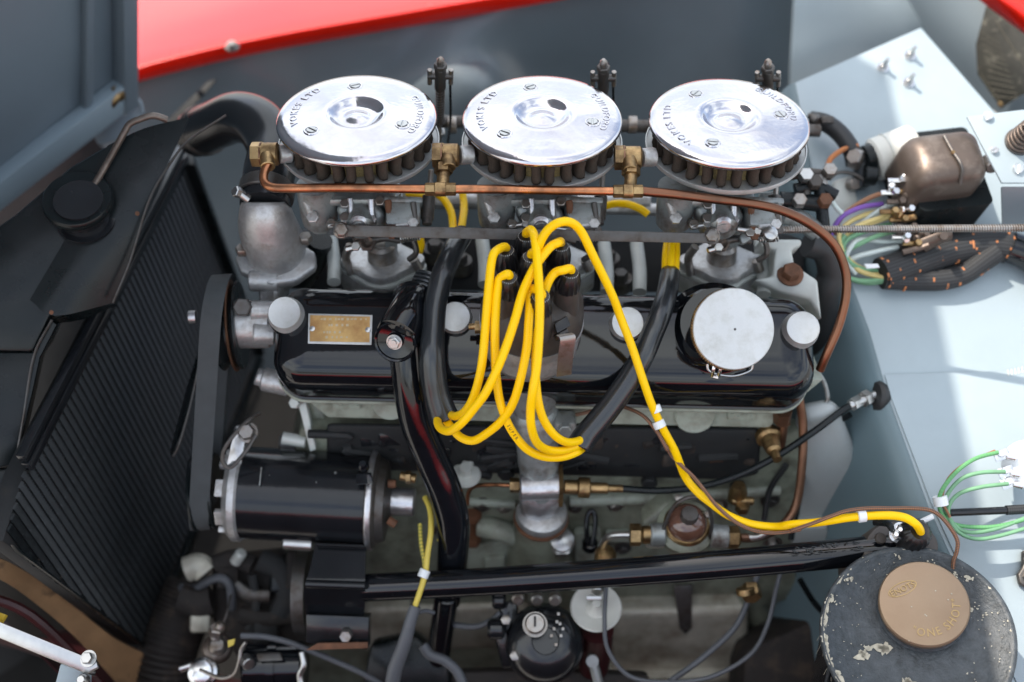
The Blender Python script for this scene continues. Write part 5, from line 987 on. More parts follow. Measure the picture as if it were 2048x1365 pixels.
b = B(); b.lathe(P(436, 1300, -.13), dv(.1, .5, .8), [(.014, 0), (.015, .006), (.013, .010), (.009, .012)], 24); part(b, 'banjo', 'relay_copper', t)
b = B(); b.lathe(P(436, 1296, -.115), dv(.1, .5, .8), [(.009, 0), (.009, .006), (.006, .010)], 18); b.cyl(P(428, 1280, -.11), P(446, 1246, -.11), .006, 14, .3); b.hexn(P(433, 1268, -.11), dv(.2, .8, .4), .008, .008); part(b, 'bleeder', 'steel', t)
b = B(); b.tube([P(447, 1246, -.11), P(455, 1222, -.115), P(462, 1190, -.13)], .0012, 8); part(b, 'wire', 'dark_steel', t)
b = B(); b.lathe(P(410, 1345, -.12), dv(0, .3, 1), [(.014, 0), (.014, .01), (.011, .012), (.0105, .018), (.006, .02)], 24); b.cyl(P(385, 1330, -.12), P(360, 1338, -.12), .004, 10); part(b, 'cylinder', 'rim_metal', t)
b = B(); b.prism([P(455, 1282, -.09), P(470, 1278, -.09), P(468, 1290, -.09), P(456, 1296, -.09)], -NN * .002, .0004); part(b, 'tag', 'old_yellow', t)
b = B(); b.tube([P(492, 1285, -.08), P(482, 1300, -.08), P(478, 1325, -.08), P(468, 1348, -.085), P(440, 1356, -.09), P(400, 1340, -.1)], .0018, 8); part(b, 'bent_wire', 'steel', t)
b = B(); b.tube([P(482, 1272, -.10), P(530, 1274, -.10), P(580, 1286, -.10), P(640, 1310, -.105), P(720, 1345, -.11), P(780, 1380, -.12)], .003, 10); one(b, 'ground_cable', 'rubber_grey', 'grey cable running right along the bottom left edge', 'cable')
t = thing('steering_joint', 'black greasy joint with steel clamps at the bottom edge', 'joint', P(555, 1330, -.12))
b = B(); b.cyl(P(490, 1335, -.13), P(612, 1332, -.13), .024, 28, .12); b.lathe(P(540, 1334, -.13), RR, [(.026, 0), (.026, .008)], 28); part(b, 'barrel', 'black_gloss', t)
b = B(); b.tube([P(604, 1305, -.10), P(608, 1330, -.098), P(600, 1350, -.1), P(604, 1375, -.1)], .0032, 10); part(b, 'clamp', 'bright_steel', t); b = B(); b.cyl(P(489, 1318, -.11), P(498, 1330, -.10), .006, 12); part(b, 'clamp', 'bright_steel', t)
b = B(); b.prism([P(512, 1308, -.104), P(560, 1306, -.104), P(566, 1322, -.100), P(516, 1324, -.100)], -NN * .004, .001); part(b, 'clamp_plate', 'dark_steel', t)
t = thing('timing_cover', 'greasy dark timing cover and chassis castings low between radiator and engine', 'casting', P(500, 1180, -.2))
b = B(); b.prism([P(420, 1120, -.20), P(600, 1100, -.20), P(640, 1290, -.20), P(480, 1330, -.20), P(420, 1250, -.2)], -NN * .04, .01, 3); part(b, 'casting', 'grime', t)
for pts_, r_, m_ in (([(430, 1130), (470, 1118), (505, 1130)], .010, 'grime'), ([(520, 1120), (560, 1140), (575, 1190), (560, 1230)], .012, 'black_matt'), ([(470, 1170), (500, 1190), (540, 1192)], .007, 'dark_steel'),
                     ([(372, 1140), (398, 1132), (412, 1146)], .013, 'sump'), ([(480, 1230), (530, 1238), (590, 1228)], .009, 'grime'), ([(360, 1196), (394, 1206), (424, 1200)], .015, 'grime'), ([(505, 1150), (512, 1215), (498, 1262)], .005, 'black_matt')):
    b = B(); b.tube([P(x, y, -.185) for x, y in pts_], r_, 10, sq=.7); part(b, 'boss', m_, t)
for x, y, w_, m_ in ((455, 1150, .022, 'grime'), (560, 1160, .02, 'black_satin'), (600, 1140, .03, 'grime'), (530, 1262, .026, 'black_matt'), (400, 1240, .02, 'sump')):
    b = B(); b.box(P(x, y, -.19), dv(.3, .2, 1), w_, w_ * 1.3, .02, .004); part(b, 'lug', m_, t)
b = B(); b.cyl(P(470, 1125, -.17), P(484, 1105, -.16), .006, 12, .3); part(b, 'stud', 'pale_pipe', t)
t = thing('engine_mount', 'rubber covered chassis member under the yellow and grey loom', 'mounting', P(800, 1330, -.14))
b = B(); b.prism([P(740, 1290, -.14), P(830, 1270, -.14), P(900, 1330, -.14), P(900, 1400, -.14), P(720, 1400, -.14)], -NN * .03, .006); part(b, 'member', 'black_satin', t)
b = B(); b.prism([P(900, 1345, -.15), P(1040, 1340, -.15), P(1300, 1350, -.15), P(1300, 1420, -.15), P(900, 1420, -.15)], -NN * .02, .006); part(b, 'rusty_member', 'grime', t)
# dynamo loom
t = thing('dynamo_loom', 'two faded yellow wires entering a grey tube right of the dynamo', 'wires', P(850, 1180, -.06))
b = B(); b.tube([P(850, 995, -.08), P(860, 1020, -.07), P(862, 1060, -.06), P(855, 1110, -.055), P(850, 1150, -.052), P(838, 1190, -.05), P(828, 1218, -.05)], .0027, 10); part(b, 'wire', 'old_yellow', t)
b = B(); b.tube([P(840, 1048, -.07), P(842, 1085, -.062), P(848, 1120, -.058), P(851, 1150, -.055)], .0020, 8, uvk=(6, 420)); part(b, 'striped_wire', braid_mat('braid_yellow', (.62, .48, .08), (.2, .22, .05)), t)
b = B(); b.tube([P(878, 1020, -.07), P(886, 1050, -.068), P(884, 1085, -.068), P(876, 1078, -.068)], .0018, 8); part(b, 'stray_wire', 'old_yellow', t)
b = B(); d_ = (P(848, 1150, -.052) - P(853, 1138, -.053)).normalized(); b.lathe(P(851, 1140, -.053), d_, [(.0046, 0), (.0050, .0004), (.0050, .007), (.0046, .0075)], 16); part(b, 'tape_band', 'white_tape', t)
b = B(); b.tube([P(831, 1212, -.05), P(822, 1240, -.05), P(808, 1290, -.052), P(790, 1340, -.058), P(780, 1400, -.065)], [.0052, .0056, .0064, .0070, .0070], 16); part(b, 'grey_tube', 'rubber_grey', t)
b = B(); b.tube([P(838, 1226, -.06), P(850, 1222, -.065), P(868, 1226, -.07)], .002, 8); part(b, 'side_branch', 'rubber_grey', t)
b = B(); b.tube([P(845, 1290, -.09), P(860, 1310, -.09), P(890, 1322, -.09), P(915, 1345, -.09), P(930, 1380, -.09)], .005, 12); one(b, 'rubber_lead', 'rubber_grey', 'dark rubber lead curling at the bottom edge below the black pipe', 'cable')

# ================================================================ ON THE SHELF
def upn(x, y, d=0): return sh(x, y) + SH[1] * d
SN = SH[1]
def uq(x, y, d=0): return on(x, y, (SH[0] + SH[1] * d, SH[1]))
for (x, y, lab) in ((1765, 136, 'left of the three small studs on the far shelf corner'), (1819, 112, 'rear right of the three small studs on the far shelf corner'), (1816, 166, 'nearest of the three small studs on the far shelf corner')):
    t = thing('shelf_stud', lab, 'stud', upn(x, y), SN, group='three studs on the shelf')
    b = B(); b.lathe(upn(x, y), SN, [(.0065, 0), (.0065, .0015)], 20); part(b, 'washer', 'rim_metal', t)
    b = B(); b.hexn(upn(x, y, .0015), SN, .0048, .004); b.cyl(upn(x, y, .005), upn(x, y, .016), .0023, 12); part(b, 'nut', 'bright_steel', t)
# control box: rounded copper coloured cover over a black base
t = thing('control_box', 'voltage control box with rounded bronze cover and black lower half', 'control box', upn(1880, 400))
kx = (P(1960, 385, 0) - P(1830, 400, 0)).normalized(); kn = ax(30, 8)
def cb(hx, hy, r, c, z, n=6):
    ky = kn.cross(kx).normalized(); kk = kx; o = []
    for sx, sy, a in ((1, 1, 0), (-1, 1, 90), (-1, -1, 180), (1, -1, 270)):
        for k in range(n + 1): q = rad(a + 90 * k / n); o.append(c + kk * (sx * (hx - r) + cos(q) * r) + ky * (sy * (hy - r) + sin(q) * r) + kn * z)
    return o
K0 = P(1868, 352, -.110)
b = B(); b.loft([cb(.034, .046, .006, K0 + dv(.002, -.004, 0), z_) for z_ in (-.03, .018)]); part(b, 'base', 'black_satin', t)
K1 = P(1878, 335, -.080)
b = B(); b.loft([cb(.0345 - i_, .0285 - i_, .012, K1, z_) for i_, z_ in ((0, -.03), (0, .006), (.0015, .014), (.005, .020), (.010, .0235), (.016, .0245))]); part(b, 'cover', 'relay_copper', t, ang=70)
b = B(); b.tube([K1 + kn * .0255 + kn.cross(kx) * .0285 * 0.6 + kx * -.002, K1 + kn * .026, K1 + kn * .0255 - kn.cross(kx) * .02 + kx * .004, K1 + kn * .012 - kn.cross(kx) * .030 + kx * .006], .0016, 8); part(b, 'seam', 'dark_steel', t)
b = B(); b.lathe(K1 + kn * .0268 - kn.cross(kx) * .004, kn, [(.0022, 0), (.0018, .0012)], 12); part(b, 'screw', 'brass', t)
rnd = random.Random(5)
for i, (x, y) in enumerate([(1800, 362), (1812, 384), (1798, 404), (1816, 420), (1804, 440), (1822, 456), (1808, 474), (1830, 488), (1846, 470), (1786, 386), (1784, 424), (1792, 458)]):
    b = B(); c = P(x, y, -.085); b.cyl(c, c + dv(rnd.uniform(-.01, .012), rnd.uniform(-.008, .008), .008), .0036, 10, .3); b.hexn(c + dv(0, 0, .007), dv(.1, .2, 1), .0036, .004)
    b.cyl(c + dv(-.012, 0, .001), c + dv(.004, 0, .002), .0026, 8); part(b, 'terminal', ('rim_metal', 'brass', 'relay_copper')[i % 3], t)
b = B(); b.tube([P(1845, 492, -.08), P(1880, 476, -.075), P(1902, 470, -.075)], [.008, .0065, .006], 12, sq=.5); b.cyl(P(1886, 472, -.07), P(1888, 472, -.062), .004, 12); b.tube([P(1805, 505, -.08), P(1840, 496, -.078), P(1858, 490, -.075)], .003, 8); part(b, 'earth_tag', 'relay_copper', t)
b = B(); b.prism([P(1790, 350, -.10), P(1835, 345, -.10), P(1850, 490, -.10), P(1800, 500, -.10)], -NN * .01, .002); part(b, 'terminal_block', 'bakelite', t)
# white cylinder, capacitor-like flasher with black fittings
t = thing('flasher_can', 'cream cylinder lying behind the bronze control box with black end fittings', 'can', P(1780, 315, -.12))
b = B(); b.cyl(P(1745, 322, -.13), P(1830, 292, -.13), .0215, 32, .12); part(b, 'can', 'cream', t)
b = B(); b.lathe(P(1772, 312, -.13), (P(1830, 292, -.13) - P(1745, 322, -.13)), [(.0222, 0), (.0222, .0015)], 32); part(b, 'seam', 'pale_pipe', t)
b = B(); b.cyl(P(1728, 318, -.125), P(1748, 312, -.125), .013, 18); b.cyl(P(1726, 350, -.12), P(1752, 352, -.12), .010, 16); b.prism([P(1716, 296, -.12), P(1740, 290, -.12), P(1746, 372, -.12), P(1716, 378, -.12)], -NN * .02, .004); part(b, 'socket', 'black_satin', t)
b = B(); b.cyl(P(1704, 316, -.12), P(1722, 322, -.115), .010, 14); b.hexn(P(1712, 318, -.112), dv(-.5, .2, .8), .008, .008); b.cyl(P(1700, 370, -.13), P(1712, 368, -.12), .006, 10); part(b, 'terminal', 'steel', t)
b = B(); b.prism([P(1668, 362, -.13), P(1706, 350, -.13), P(1716, 400, -.13), P(1706, 440, -.13), P(1662, 430, -.13)], -NN * .02, .003); one(b, 'junction_plate', 'pale_pipe', 'small pale plate left of the coloured wires', 'plate')
b = B(); b.tube([P(1620, 240, -.14), P(1650, 246, -.135), P(1680, 268, -.13), P(1702, 300, -.125), P(1710, 330, -.125)], .0088, 18); one(b, 'vacuum_hose', 'rubber', 'black hose curving from behind the right filter to the cream can', 'hose')
b = B(); b.cyl(P(1628, 236, -.13), P(1636, 244, -.125), .005, 12); b.box(P(1654, 240, -.125), NN, .012, .007, .006); b.cyl(P(1616, 232, -.135), P(1640, 236, -.13), .003, 10); one(b, 'hose_clip', 'dark_steel', 'dark clip on the black hose behind the right air filter', 'clip')
b = B(); b.tube([P(1655, 332, -.12), P(1664, 315, -.12), P(1690, 298, -.12), P(1716, 292, -.12)], .0026, 8); one(b, 'wire', 'fleck', 'short orange wire by the black hose', 'wire')
b = B(); b.tube([P(1658, 360, -.12), P(1676, 346, -.118), P(1706, 348, -.118), P(1730, 362, -.118)], .0018, 8); one(b, 'wire', 'dark_steel', 'thin dark wire above the coloured wires', 'wire')
# linkage clutter at the right carburettor end
t = thing('throttle_bellcrank', 'dark bellcrank levers between right air filter and the wiring', 'linkage', P(1630, 370, -.06))
for pts_, r_, m_ in (([(1580, 352), (1622, 346), (1660, 352)], .0045, 'bakelite'), ([(1590, 380), (1630, 372), (1672, 392)], .006, 'black_satin'), ([(1600, 345), (1612, 380), (1600, 415)], .005, 'dark_steel'), ([(1640, 350), (1650, 385), (1644, 420)], .0045, 'steel'),
                     ([(1560, 400), (1610, 404), (1655, 410)], .008, 'black_satin'), ([(1570, 430), (1600, 440), (1640, 470)], .009, 'grey_cast'), ([(1640, 380), (1646, 440), (1650, 480)], .006, 'black_satin')):
    b = B(); b.tube([P(x, y, -.065) for x, y in pts_], r_, 12); part(b, 'lever', m_, t)
for x, y, m_ in ((1628, 368, 'bakelite'), (1597, 405, 'steel'), (1657, 345, 'steel'), (1648, 405, 'rust'), (1610, 355, 'bright_steel')):
    b = B(); b.hexn(P(x, y, -.058), dv(0, .3, 1), .007, .008); part(b, 'pivot', m_, t)
t = thing('cable_bracket', 'grey metal bracket holding the throttle cable end right of the third carburettor', 'bracket', P(1540, 440, -.02))
b = B(); b.prism([P(1520, 384, -.02), P(1556, 382, -.02), P(1558, 440, -.01), P(1548, 476, -.005), P(1522, 470, -.01), P(1516, 430, -.01)], -NN * .008, .002); b.prism([P(1478, 470, -.02), P(1520, 450, -.02), P(1524, 468, -.02), P(1484, 492, -.02)], -NN * .01, .003); part(b, 'plate', 'grey_cast', t)
b = B(); b.hexn(P(1540, 474, .0), ax(20), .006, .008); part(b, 'bolt', 'relay_copper', t)
# throttle cable in its spiral sheath
t = thing('throttle_cable', 'long spiral wound throttle cable crossing the shelf at right', 'cable', P(1800, 458, -.01))
a_, c_ = P(1556, 460, -.005), P(2110, 456, .03)
b = B(); b.cyl(P(1430, 452, -.01), a_, .0010, 8); b.cyl(a_, c_, .0026, 12, .05); part(b, 'inner', 'steel', t)
b = B(); dcb = (c_ - a_); b.helix(a_, dcb, .0030, .00075, int(dcb.length / .0021), .0021, 5, 9); part(b, 'winding', 'steel', t)
# coloured wires fanning from the box to the loom
wires = [('purple_wire', [(1765, 408), (1720, 416), (1682, 436), (1662, 470), (1660, 500), (1668, 515), (1690, 535)], 'purple wire of the fan'),
         ('brown_wire', [(1775, 384), (1740, 396), (1700, 420), (1676, 446), (1672, 470)], 'brown wire, uppermost of the fan'),
         ('straw_wire', [(1768, 420), (1730, 430), (1694, 448), (1678, 470), (1684, 500), (1710, 530), (1765, 552)], 'straw wire curving under the purple one'),
         ('straw_wire', [(1796, 423), (1760, 436), (1720, 450), (1700, 462)], 'short straw wire in the middle of the fan'),
         ('straw_wire', [(1780, 434), (1745, 446), (1716, 456), (1690, 476), (1690, 505), (1716, 540), (1766, 556)], 'second straw wire dipping lowest into the loom'),
         ('green_wire', [(1782, 448), (1745, 458), (1700, 476), (1686, 498), (1700, 526), (1730, 540), (1764, 542)], 'light green wire of the fan'),
         ('green_wire', [(1790, 462), (1750, 474), (1716, 490), (1700, 498)], 'short green wire under the steel cable'),
         ('green_wire', [(1690, 470), (1672, 505), (1676, 540), (1700, 558), (1735, 566), (1768, 563)], 'outer green wire at the bottom of the loop'),
         ('pale_wire', [(1816, 482), (1770, 484), (1726, 480), (1704, 492), (1692, 520), (1712, 548)], 'pale wire arching across the fan'),
         ('pale_wire', [(1796, 494), (1760, 502), (1720, 512), (1700, 520)], 'pale wire parallel below'),
         ('pale_wire', [(1800, 404), (1760, 420), (1722, 450), (1708, 478)], 'pale wire crossing over the yellow ones'),
         ('green_wire', [(1664, 500), (1670, 530), (1688, 552), (1722, 562), (1766, 560)], 'inner green wire of the lower loop'),
         ('pale_wire', [(1658, 388), (1668, 410), (1684, 428)], 'loose pale wire reaching up to the dark clutter')]
for i, (m_, pts_, lab) in enumerate(wires):
    b = B(); b.tube([P(x, y, -.095 + .004 * math.sin(i * 2.1 + k)) for k, (x, y) in enumerate(pts_)], .0024, 8); one(b, 'wire', m_, lab + ' beside the control box', 'wire', 'coloured wires by the control box', ang=60)
b = B(); b.prism([P(1728, 528, -.075), P(1756, 528, -.075), P(1760, 536, -.075), P(1734, 538, -.075)], -NN * .003, .0005); one(b, 'wire_label', 'white_tape', 'small white sleeve tag where the wires enter the loom', 'tag')
# cloth loom with orange flecks
t = thing('cloth_loom', 'thick black cloth covered loom with orange flecks beside the control box', 'loom', P(1900, 510, -.08))
lp = [uq(x, y, .015) for x, y in ((1762, 548), (1800, 535), (1850, 516), (1900, 500), (1960, 492), (2010, 494), (2060, 512), (2120, 560))]
lr = [.0155, .0155, .0160, .0158, .0155, .0155, .014, .014]
b = B(); b.tube(lp, lr, 24, 6, uvk=(40, 1500)); part(b, 'main_trunk', 'braid_black', t, ang=60)
lp2 = [uq(x, y, d) for x, y, d in ((1766, 560, .014), (1820, 562, .012), (1880, 560, .012), (1925, 550, .014), (1962, 525, .018), (1990, 505, .02))]
b = B(); b.tube(lp2, [.009, .0095, .0105, .010, .0105, .011], 18, 6, uvk=(26, 1500)); part(b, 'branch', 'braid_black', t, ang=60)
b = B(); b.tube([uq(2018, 494, .017), uq(2060, 511, .017), uq(2120, 556, .017)], [.0158, .0156, .0156], 20); part(b, 'tape_wrap', 'black_gloss', t)
b = B(); rnd = random.Random(11)
for pts_, rs_, n_ in ((lp, .0155, 46), (lp2, .0100, 16)):
    q = smooth_pts(pts_, 12); m = len(q)
    for k in range(n_):
        u = (int(rnd.random() * 9) + rnd.random() * .5) / 9 * .9; i = int(u * (m - 2)) + 1; tt = (q[min(i + 1, m - 1)] - q[i - 1]).normalized(); sx = tt.cross(NN).normalized()
        a = rnd.uniform(-1.3, 1.3); o_ = NN * cos(a) + sx * sin(a); c = q[i] + o_ * rs_ * 1.005; e_ = o_.cross(tt).normalized()
        b.box(c, o_, rnd.uniform(.0012, .0022), rnd.uniform(.002, .0045), .0007, .0002, ref=tt)
part(b, 'flecks', 'fleck', t, kind='stuff')
# sprung plate at the right edge
SPp = (P(2000, 290, -.055), ax(16, 0)); sp = lambda x, y, d=0: on(x, y, SPp) + SPp[1] * d
t = thing('spring_plate', 'light grey mounting plate with slotted screws and a coil spring at right edge', 'mounting plate', sp(2010, 290))
b = B(); b.prism([sp(1934, 233), sp(2040, 220), sp(2200, 205), sp(2200, 366), sp(2004, 366)], -SPp[1] * .003, .0008); part(b, 'plate', 'grey_paint', t)
b = B(); b.prism([sp(2006, 370, -.0035), sp(2200, 370, -.0035), sp(2200, 420, -.04), sp(2040, 420, -.04)], -SPp[1] * .003, .0008); part(b, 'skirt', 'grey_in_shade', t)
for x, y, a in ((1974, 234, 1.2), (2034, 340, 1.4), (1987, 302, .6)):
    b = B(); screw(b, sp(x, y, 0), SPp[1], .0046 if y != 302 else .0034, .0038, a); part(b, 'screw', 'rim_metal', t)
b = B(); b.helix(sp(2038, 285, .001), SPp[1], .0115, .0016, 5.5, .0058, 10, 24, r1=.0085); part(b, 'spring', 'relay_copper', t)
b = B(); b.lathe(sp(2038, 285, .0005), SPp[1], [(.0135, 0), (.0135, .002), (.0095, .003)], 28); b.cyl(sp(2040, 284, 0), sp(2048, 276, .035), .0035, 12); part(b, 'seat', 'dark_steel', t)
b = B(); b.cyl(P(1974, 318, -.075), P(1985, 337, -.062), .0062, 16, .2); part(b, 'standoff', 'steel', t)
# dark instruction plate standing by the scuttle
t = thing('instruction_plate', 'dark engraved instruction plate fixed by small brass screws, top right', 'plate', P(2000, 110, -.24))
IP = (P(2000, 110, -.24), (dv(-.55, -.25, .8)).normalized()); ip = lambda x, y, d=0: on(x, y, IP) + IP[1] * d
b = B(); b.prism([ip(*q) for q in [(1972, 12), (2110, 115), (2110, 160), (2034, 196), (2002, 218), (1955, 150), (1951, 90)]], -IP[1] * .003, .0006); part(b, 'plate', 'plate_dark', t)
b = B(); b.lathe(ip(2000, 209, .0), IP[1], [(.003, 0), (.002, .0012)], 12); part(b, 'screw', 'brass', t)
b = B()
for k in range(11): b.tube([ip(1958 + k * 2.5, 62 + k * 13, .0003), ip(2000 + k * 3.6, 88 + k * 11, .0003)], .0003, 4)
b.tube([ip(1990, 40, .0003), ip(2060, 150, .0003)], .0004, 4); b.tube([ip(1960, 148, .0003), ip(2002, 208, .0003)], .0004, 4)
part(b, 'engraved_rule', 'dim_line', t, kind='stuff')
# fuse terminals and green wires at right edge
t = thing('fuse_terminals', 'white terminal fitting with tinned tabs at the right edge', 'terminal block', P(2020, 940, .0))
b = B(); b.lathe(P(2056, 930, -.005), dv(-.5, .1, .85), [(.020, -.02), (.022, 0), (.021, .008), (.012, .009)], 24); part(b, 'body', 'white_tape', t)
for (x, y) in ((1998, 910), (2006, 944), (2012, 966)):
    b = B(); b.box(P(x + 6, y, .0), dv(-.1, .2, 1), .014, .009, .0016, .0004, ref=dv(1, .35, 0)); b.cyl(P(x + 4, y - 2, -.002), P(x + 5, y - 3, .005), .0034, 10); b.cyl(P(x + 14, y + 2, .0), P(x + 34, y + 6, .002), .0034, 10); part(b, 'tab', 'rim_metal', t)
def gw(pts, lab, m_='green_wire', r_=.0018):
    b = B(); b.tube([uq(x, y, d) for x, y, d in pts], r_, 9, uvk=(6, 520)); one(b, 'wire', m_, lab, 'wire', 'green wires at the right edge', ang=60)
gw([(1996, 905, .06), (1950, 918, .06), (1912, 945, .06), (1882, 985, .055), (1880, 1020, .045), (1906, 1048, .04), (1960, 1055, .04), (2010, 1050, .04), (2080, 1030, .04)], 'upper green wire loop with the orange tracer', 'braid_green')
gw([(2010, 944, .058), (1960, 946, .058), (1920, 960, .055), (1892, 995, .05), (1892, 1025, .042), (1925, 1062, .04), (1985, 1060, .04), (2080, 1025, .04)], 'middle green wire loop')
gw([(2016, 968, .055), (1960, 975, .055), (1915, 990, .05), (1896, 1022, .045), (1912, 1060, .04), (1950, 1078, .038), (2000, 1072, .038), (2080, 1048, .038)], 'lowest green wire loop, hanging nearest the oil tank')
gw([(1990, 902, .058), (1930, 928, .058), (1895, 960, .055), (1885, 1000, .05), (1900, 1035, .045)], 'thin brown wire twined among the green ones', 'brown_wire', .0012)
b = B(); b.lathe(uq(1881, 1002, .05), dv(.2, -1, 0), [(.0062, -.004), (.0062, .004)], 14); one(b, 'wire_band', 'white_tape', 'white band round the green wire loop', 'band')
b = B(); b.cyl(uq(1898, 1026, .035), uq(2016, 1021, .035), .0034, 14); one(b, 'speedometer_cable', 'black_gloss', 'short gloss black rod crossing the green wires at the right edge', 'cable')
b = B(); b.tube([uq(2012, 1021, .035), uq(2060, 1018, .035), uq(2120, 1012, .035)], .0042, 12, 4, uvk=(12, 700)); one(b, 'braided_cable', 'braid_black', 'black braided cable leaving at the right edge', 'cable')
t = thing('shelf_clip', 'dark rounded clip with a bolt on the shelf at the far right', 'clip', upn(2045, 1160))
b = B(); b.prism([upn(2036, 1105, .004), upn(2100, 1100, .004), upn(2100, 1190, .004), upn(2052, 1182, .004), upn(2030, 1172, .004), upn(2026, 1152, .004), upn(2036, 1138, .004)], SN * .006, .002, 3); part(b, 'clip', 'dark_steel', t)
b = B(); b.hexn(upn(2046, 1158, .010), SN, .0055, .005); part(b, 'bolt', 'steel', t)
b = B()
for k in range(5): b.box(upn(2014 + k * 7, 748 - k * 1.5, .0026), SN, .0010, .006, .0006, 0)
one(b, 'dust_streak', 'cream', kind='stuff')
# bulkhead face fixings
for x, y, m_, lab in ((1722, 938, 'cast_alu', 'small grey pipe clip on the dark bulkhead face'), (1728, 968, 'cast_alu', 'lower grey clip on the dark bulkhead face'), (1756, 996, 'brass', 'tiny brass screw on the dark bulkhead face'), (1796, 1002, 'black_satin', 'black rubber plug low on the bulkhead face')):
    b = B(); c = P(x, y, -.105 if x < 1780 else -.09); b.lathe(c, dv(-.7, -.1, .7), [(.007, -.004), (.007, .002), (.003, .004)], 16); 
    if m_ == 'cast_alu': b.box(c + dv(.004, 0, .002), dv(-.7, -.1, .7), .014, .010, .003)
    one(b, 'fixing', m_, lab, 'fixing')
b = B(); b.cyl(P(1772, 960, -.10), P(1775, 980, -.098), .003, 10); one(b, 'pipe_stub', 'dark_copper', 'short brown pipe stub on the bulkhead face', 'pipe')

# ================================================================ IGNITION COIL behind the tank
t = thing('ignition_coil', 'black ignition coil top with a serrated boot behind the round oil tank', 'ignition coil', P(1800, 1090, .03))
cn_ = dv(.12, .42, .9).normalized()
b = B(); b.lathe(P(1790, 1130, .0), cn_, [(.036, -.04), (.036, .012), (.034, .016), (.028, .018), (.0001, .019)], 40); part(b, 'top', 'bakelite', t)
b = B(); b.lathe(P(1822, 1100, .012), cn_, [(.017, 0), (.0155, .012), (.0150, .020)], 28); part(b, 'tower', 'bakelite', t)
b = B(); b.lathe(P(1826, 1072, .036), dv(.10, .45, .88), [(.0128, -.010), (.0132, .0), (.0128, .006), (.0110, .012), (.0080, .0145), (.006, .0135)], 54, mod=lambda a, r, h: 1 + (.05 * cos(18 * a) if r > .009 else 0)); part(b, 'boot', 'boot', t)
for x, y in ((1800, 1062), (1792, 1072)): b = B(); b.lathe(P(x, y, .03), cn_, [(.007, 0), (.007, .002)], 18); b.hexn(P(x, y, .032), cn_, .0048, .005); b.cyl(P(x, y, .036), P(x + 1, y - 3, .045), .002, 8); part(b, 'terminal_nut', 'rim_metal', t)
b = B(); b.cyl(P(1838, 1046, .036), P(1866, 1033, .036), .0024, 10); part(b, 'spade', 'white_tape', t)
b = B(); b.lathe(P(1760, 1078, .02), cn_, [(.005, 0), (.005, .002), (.0045, .003)], 16); part(b, 'screw', 'bakelite', t)
b = B(); b.tube([P(1748, 1045, .02), P(1775, 1048, .028), P(1786, 1062, .03)], .003, 8); part(b, 'lead', 'black_satin', t)
b = B(); b.prism([P(1850, 1112, .005), P(1885, 1105, .005), P(1892, 1120, .0), P(1880, 1135, 0)], -NN * .01, .002); part(b, 'clamp', 'black_satin', t)

# ================================================================ ONE SHOT OIL TANK
TN = dv(-.16, .50, .85).normalized(); tc = P(1834, 1272, .075); TR = .0755
t = thing('oil_tank', 'worn black cylindrical oil tank with a round copper cap, bottom right corner', 'oil tank', tc, TN)
def dent(a, r, h): return 1 + .004 * sin(3 * a + 1) + .002 * sin(7 * a)
b = B(); b.lathe(tc, TN, [(TR - .002, -.20), (TR - .002, -.006), (TR - .001, -.004)], 72, mod=dent); part(b, 'drum', 'black_enamel', t)
b = B(); b.lathe(tc, TN, [(.001, -.0022), (.040, -.0020), (TR - .006, -.001), (TR - .004, .0012), (TR - .001, .0018), (TR + .0008, .0006), (TR + .0012, -.003), (TR + .0004, -.007), (TR - .002, -.0075)], 96, mod=dent); part(b, 'lid', 'tank_black', t, ang=60)
tx_, ty_, tz_ = frame(TN)
def tl(a, r, z): return tc + (tx_ * cos(a) + ty_ * sin(a)) * r + TN * z
# chipped paint, each chip a thin flake of bare primer along the rim and on the lid
b = B(); rnd = random.Random(21)
def flake(a, r, s, z, asp=1.0, rot=None):
    c = tl(a, r, z); rr2 = rot if rot is not None else a; n = 11; e1_ = tx_ * -sin(rr2) + ty_ * cos(rr2); e2_ = tx_ * cos(rr2) + ty_ * sin(rr2)
    b.prism([c + e1_ * (cos(2 * pi * k / n) * s * asp * rnd.uniform(.35, 1.3)) + e2_ * (sin(2 * pi * k / n) * s * rnd.uniform(.35, 1.3)) for k in range(n)], TN * .0003, 0)
for k in range(70):
    a = rad(rnd.gauss(190, 38)); flake(a, TR - rnd.uniform(.0005, .0042), rnd.uniform(.0006, .0018), .0013, rnd.uniform(1, 3.2))
for k in range(34): a = rnd.uniform(0, 2 * pi); flake(a, TR - rnd.uniform(.001, .004), rnd.uniform(.0004, .0010), .0013, rnd.uniform(1, 2))
for (x, y, s, n_) in ((1695, 1160, .0022, 6), (1728, 1115, .0030, 8), (1792, 1113, .0018, 5), (1860, 1128, .0012, 8), (1885, 1142, .0014, 10), (1905, 1152, .0020, 5), (1935, 1158, .0026, 4), (1765, 1297, .0050, 6), (1725, 1310, .0050, 6), (1730, 1300, .0035, 4), (1812, 1365, .0060, 6), (1672, 1208, .0012, 3), (1710, 1250, .001, 2), (1980, 1230, .0012, 2), (1952, 1222, .0020, 3)):
    for _ in range(n_):
        q = on(x + rnd.uniform(-9, 9), y + rnd.uniform(-5, 5), (tc, TN)) - tc; a = math.atan2(q.dot(ty_), q.dot(tx_)); flake(a, min(q.length, TR - .002), s * rnd.uniform(.35, .8), -.0013 if q.length < .06 else .0004, rnd.uniform(.7, 1.8), rnd.uniform(0, 6))
for k in range(150): flake(rnd.uniform(0, 2 * pi), TR * math.sqrt(rnd.uniform(.3, .98)), rnd.uniform(.0002, .0006), .0005, rnd.uniform(.8, 2), rnd.uniform(0, 6))
part(b, 'paint_chips', 'chip', t, kind='stuff')
b = B()
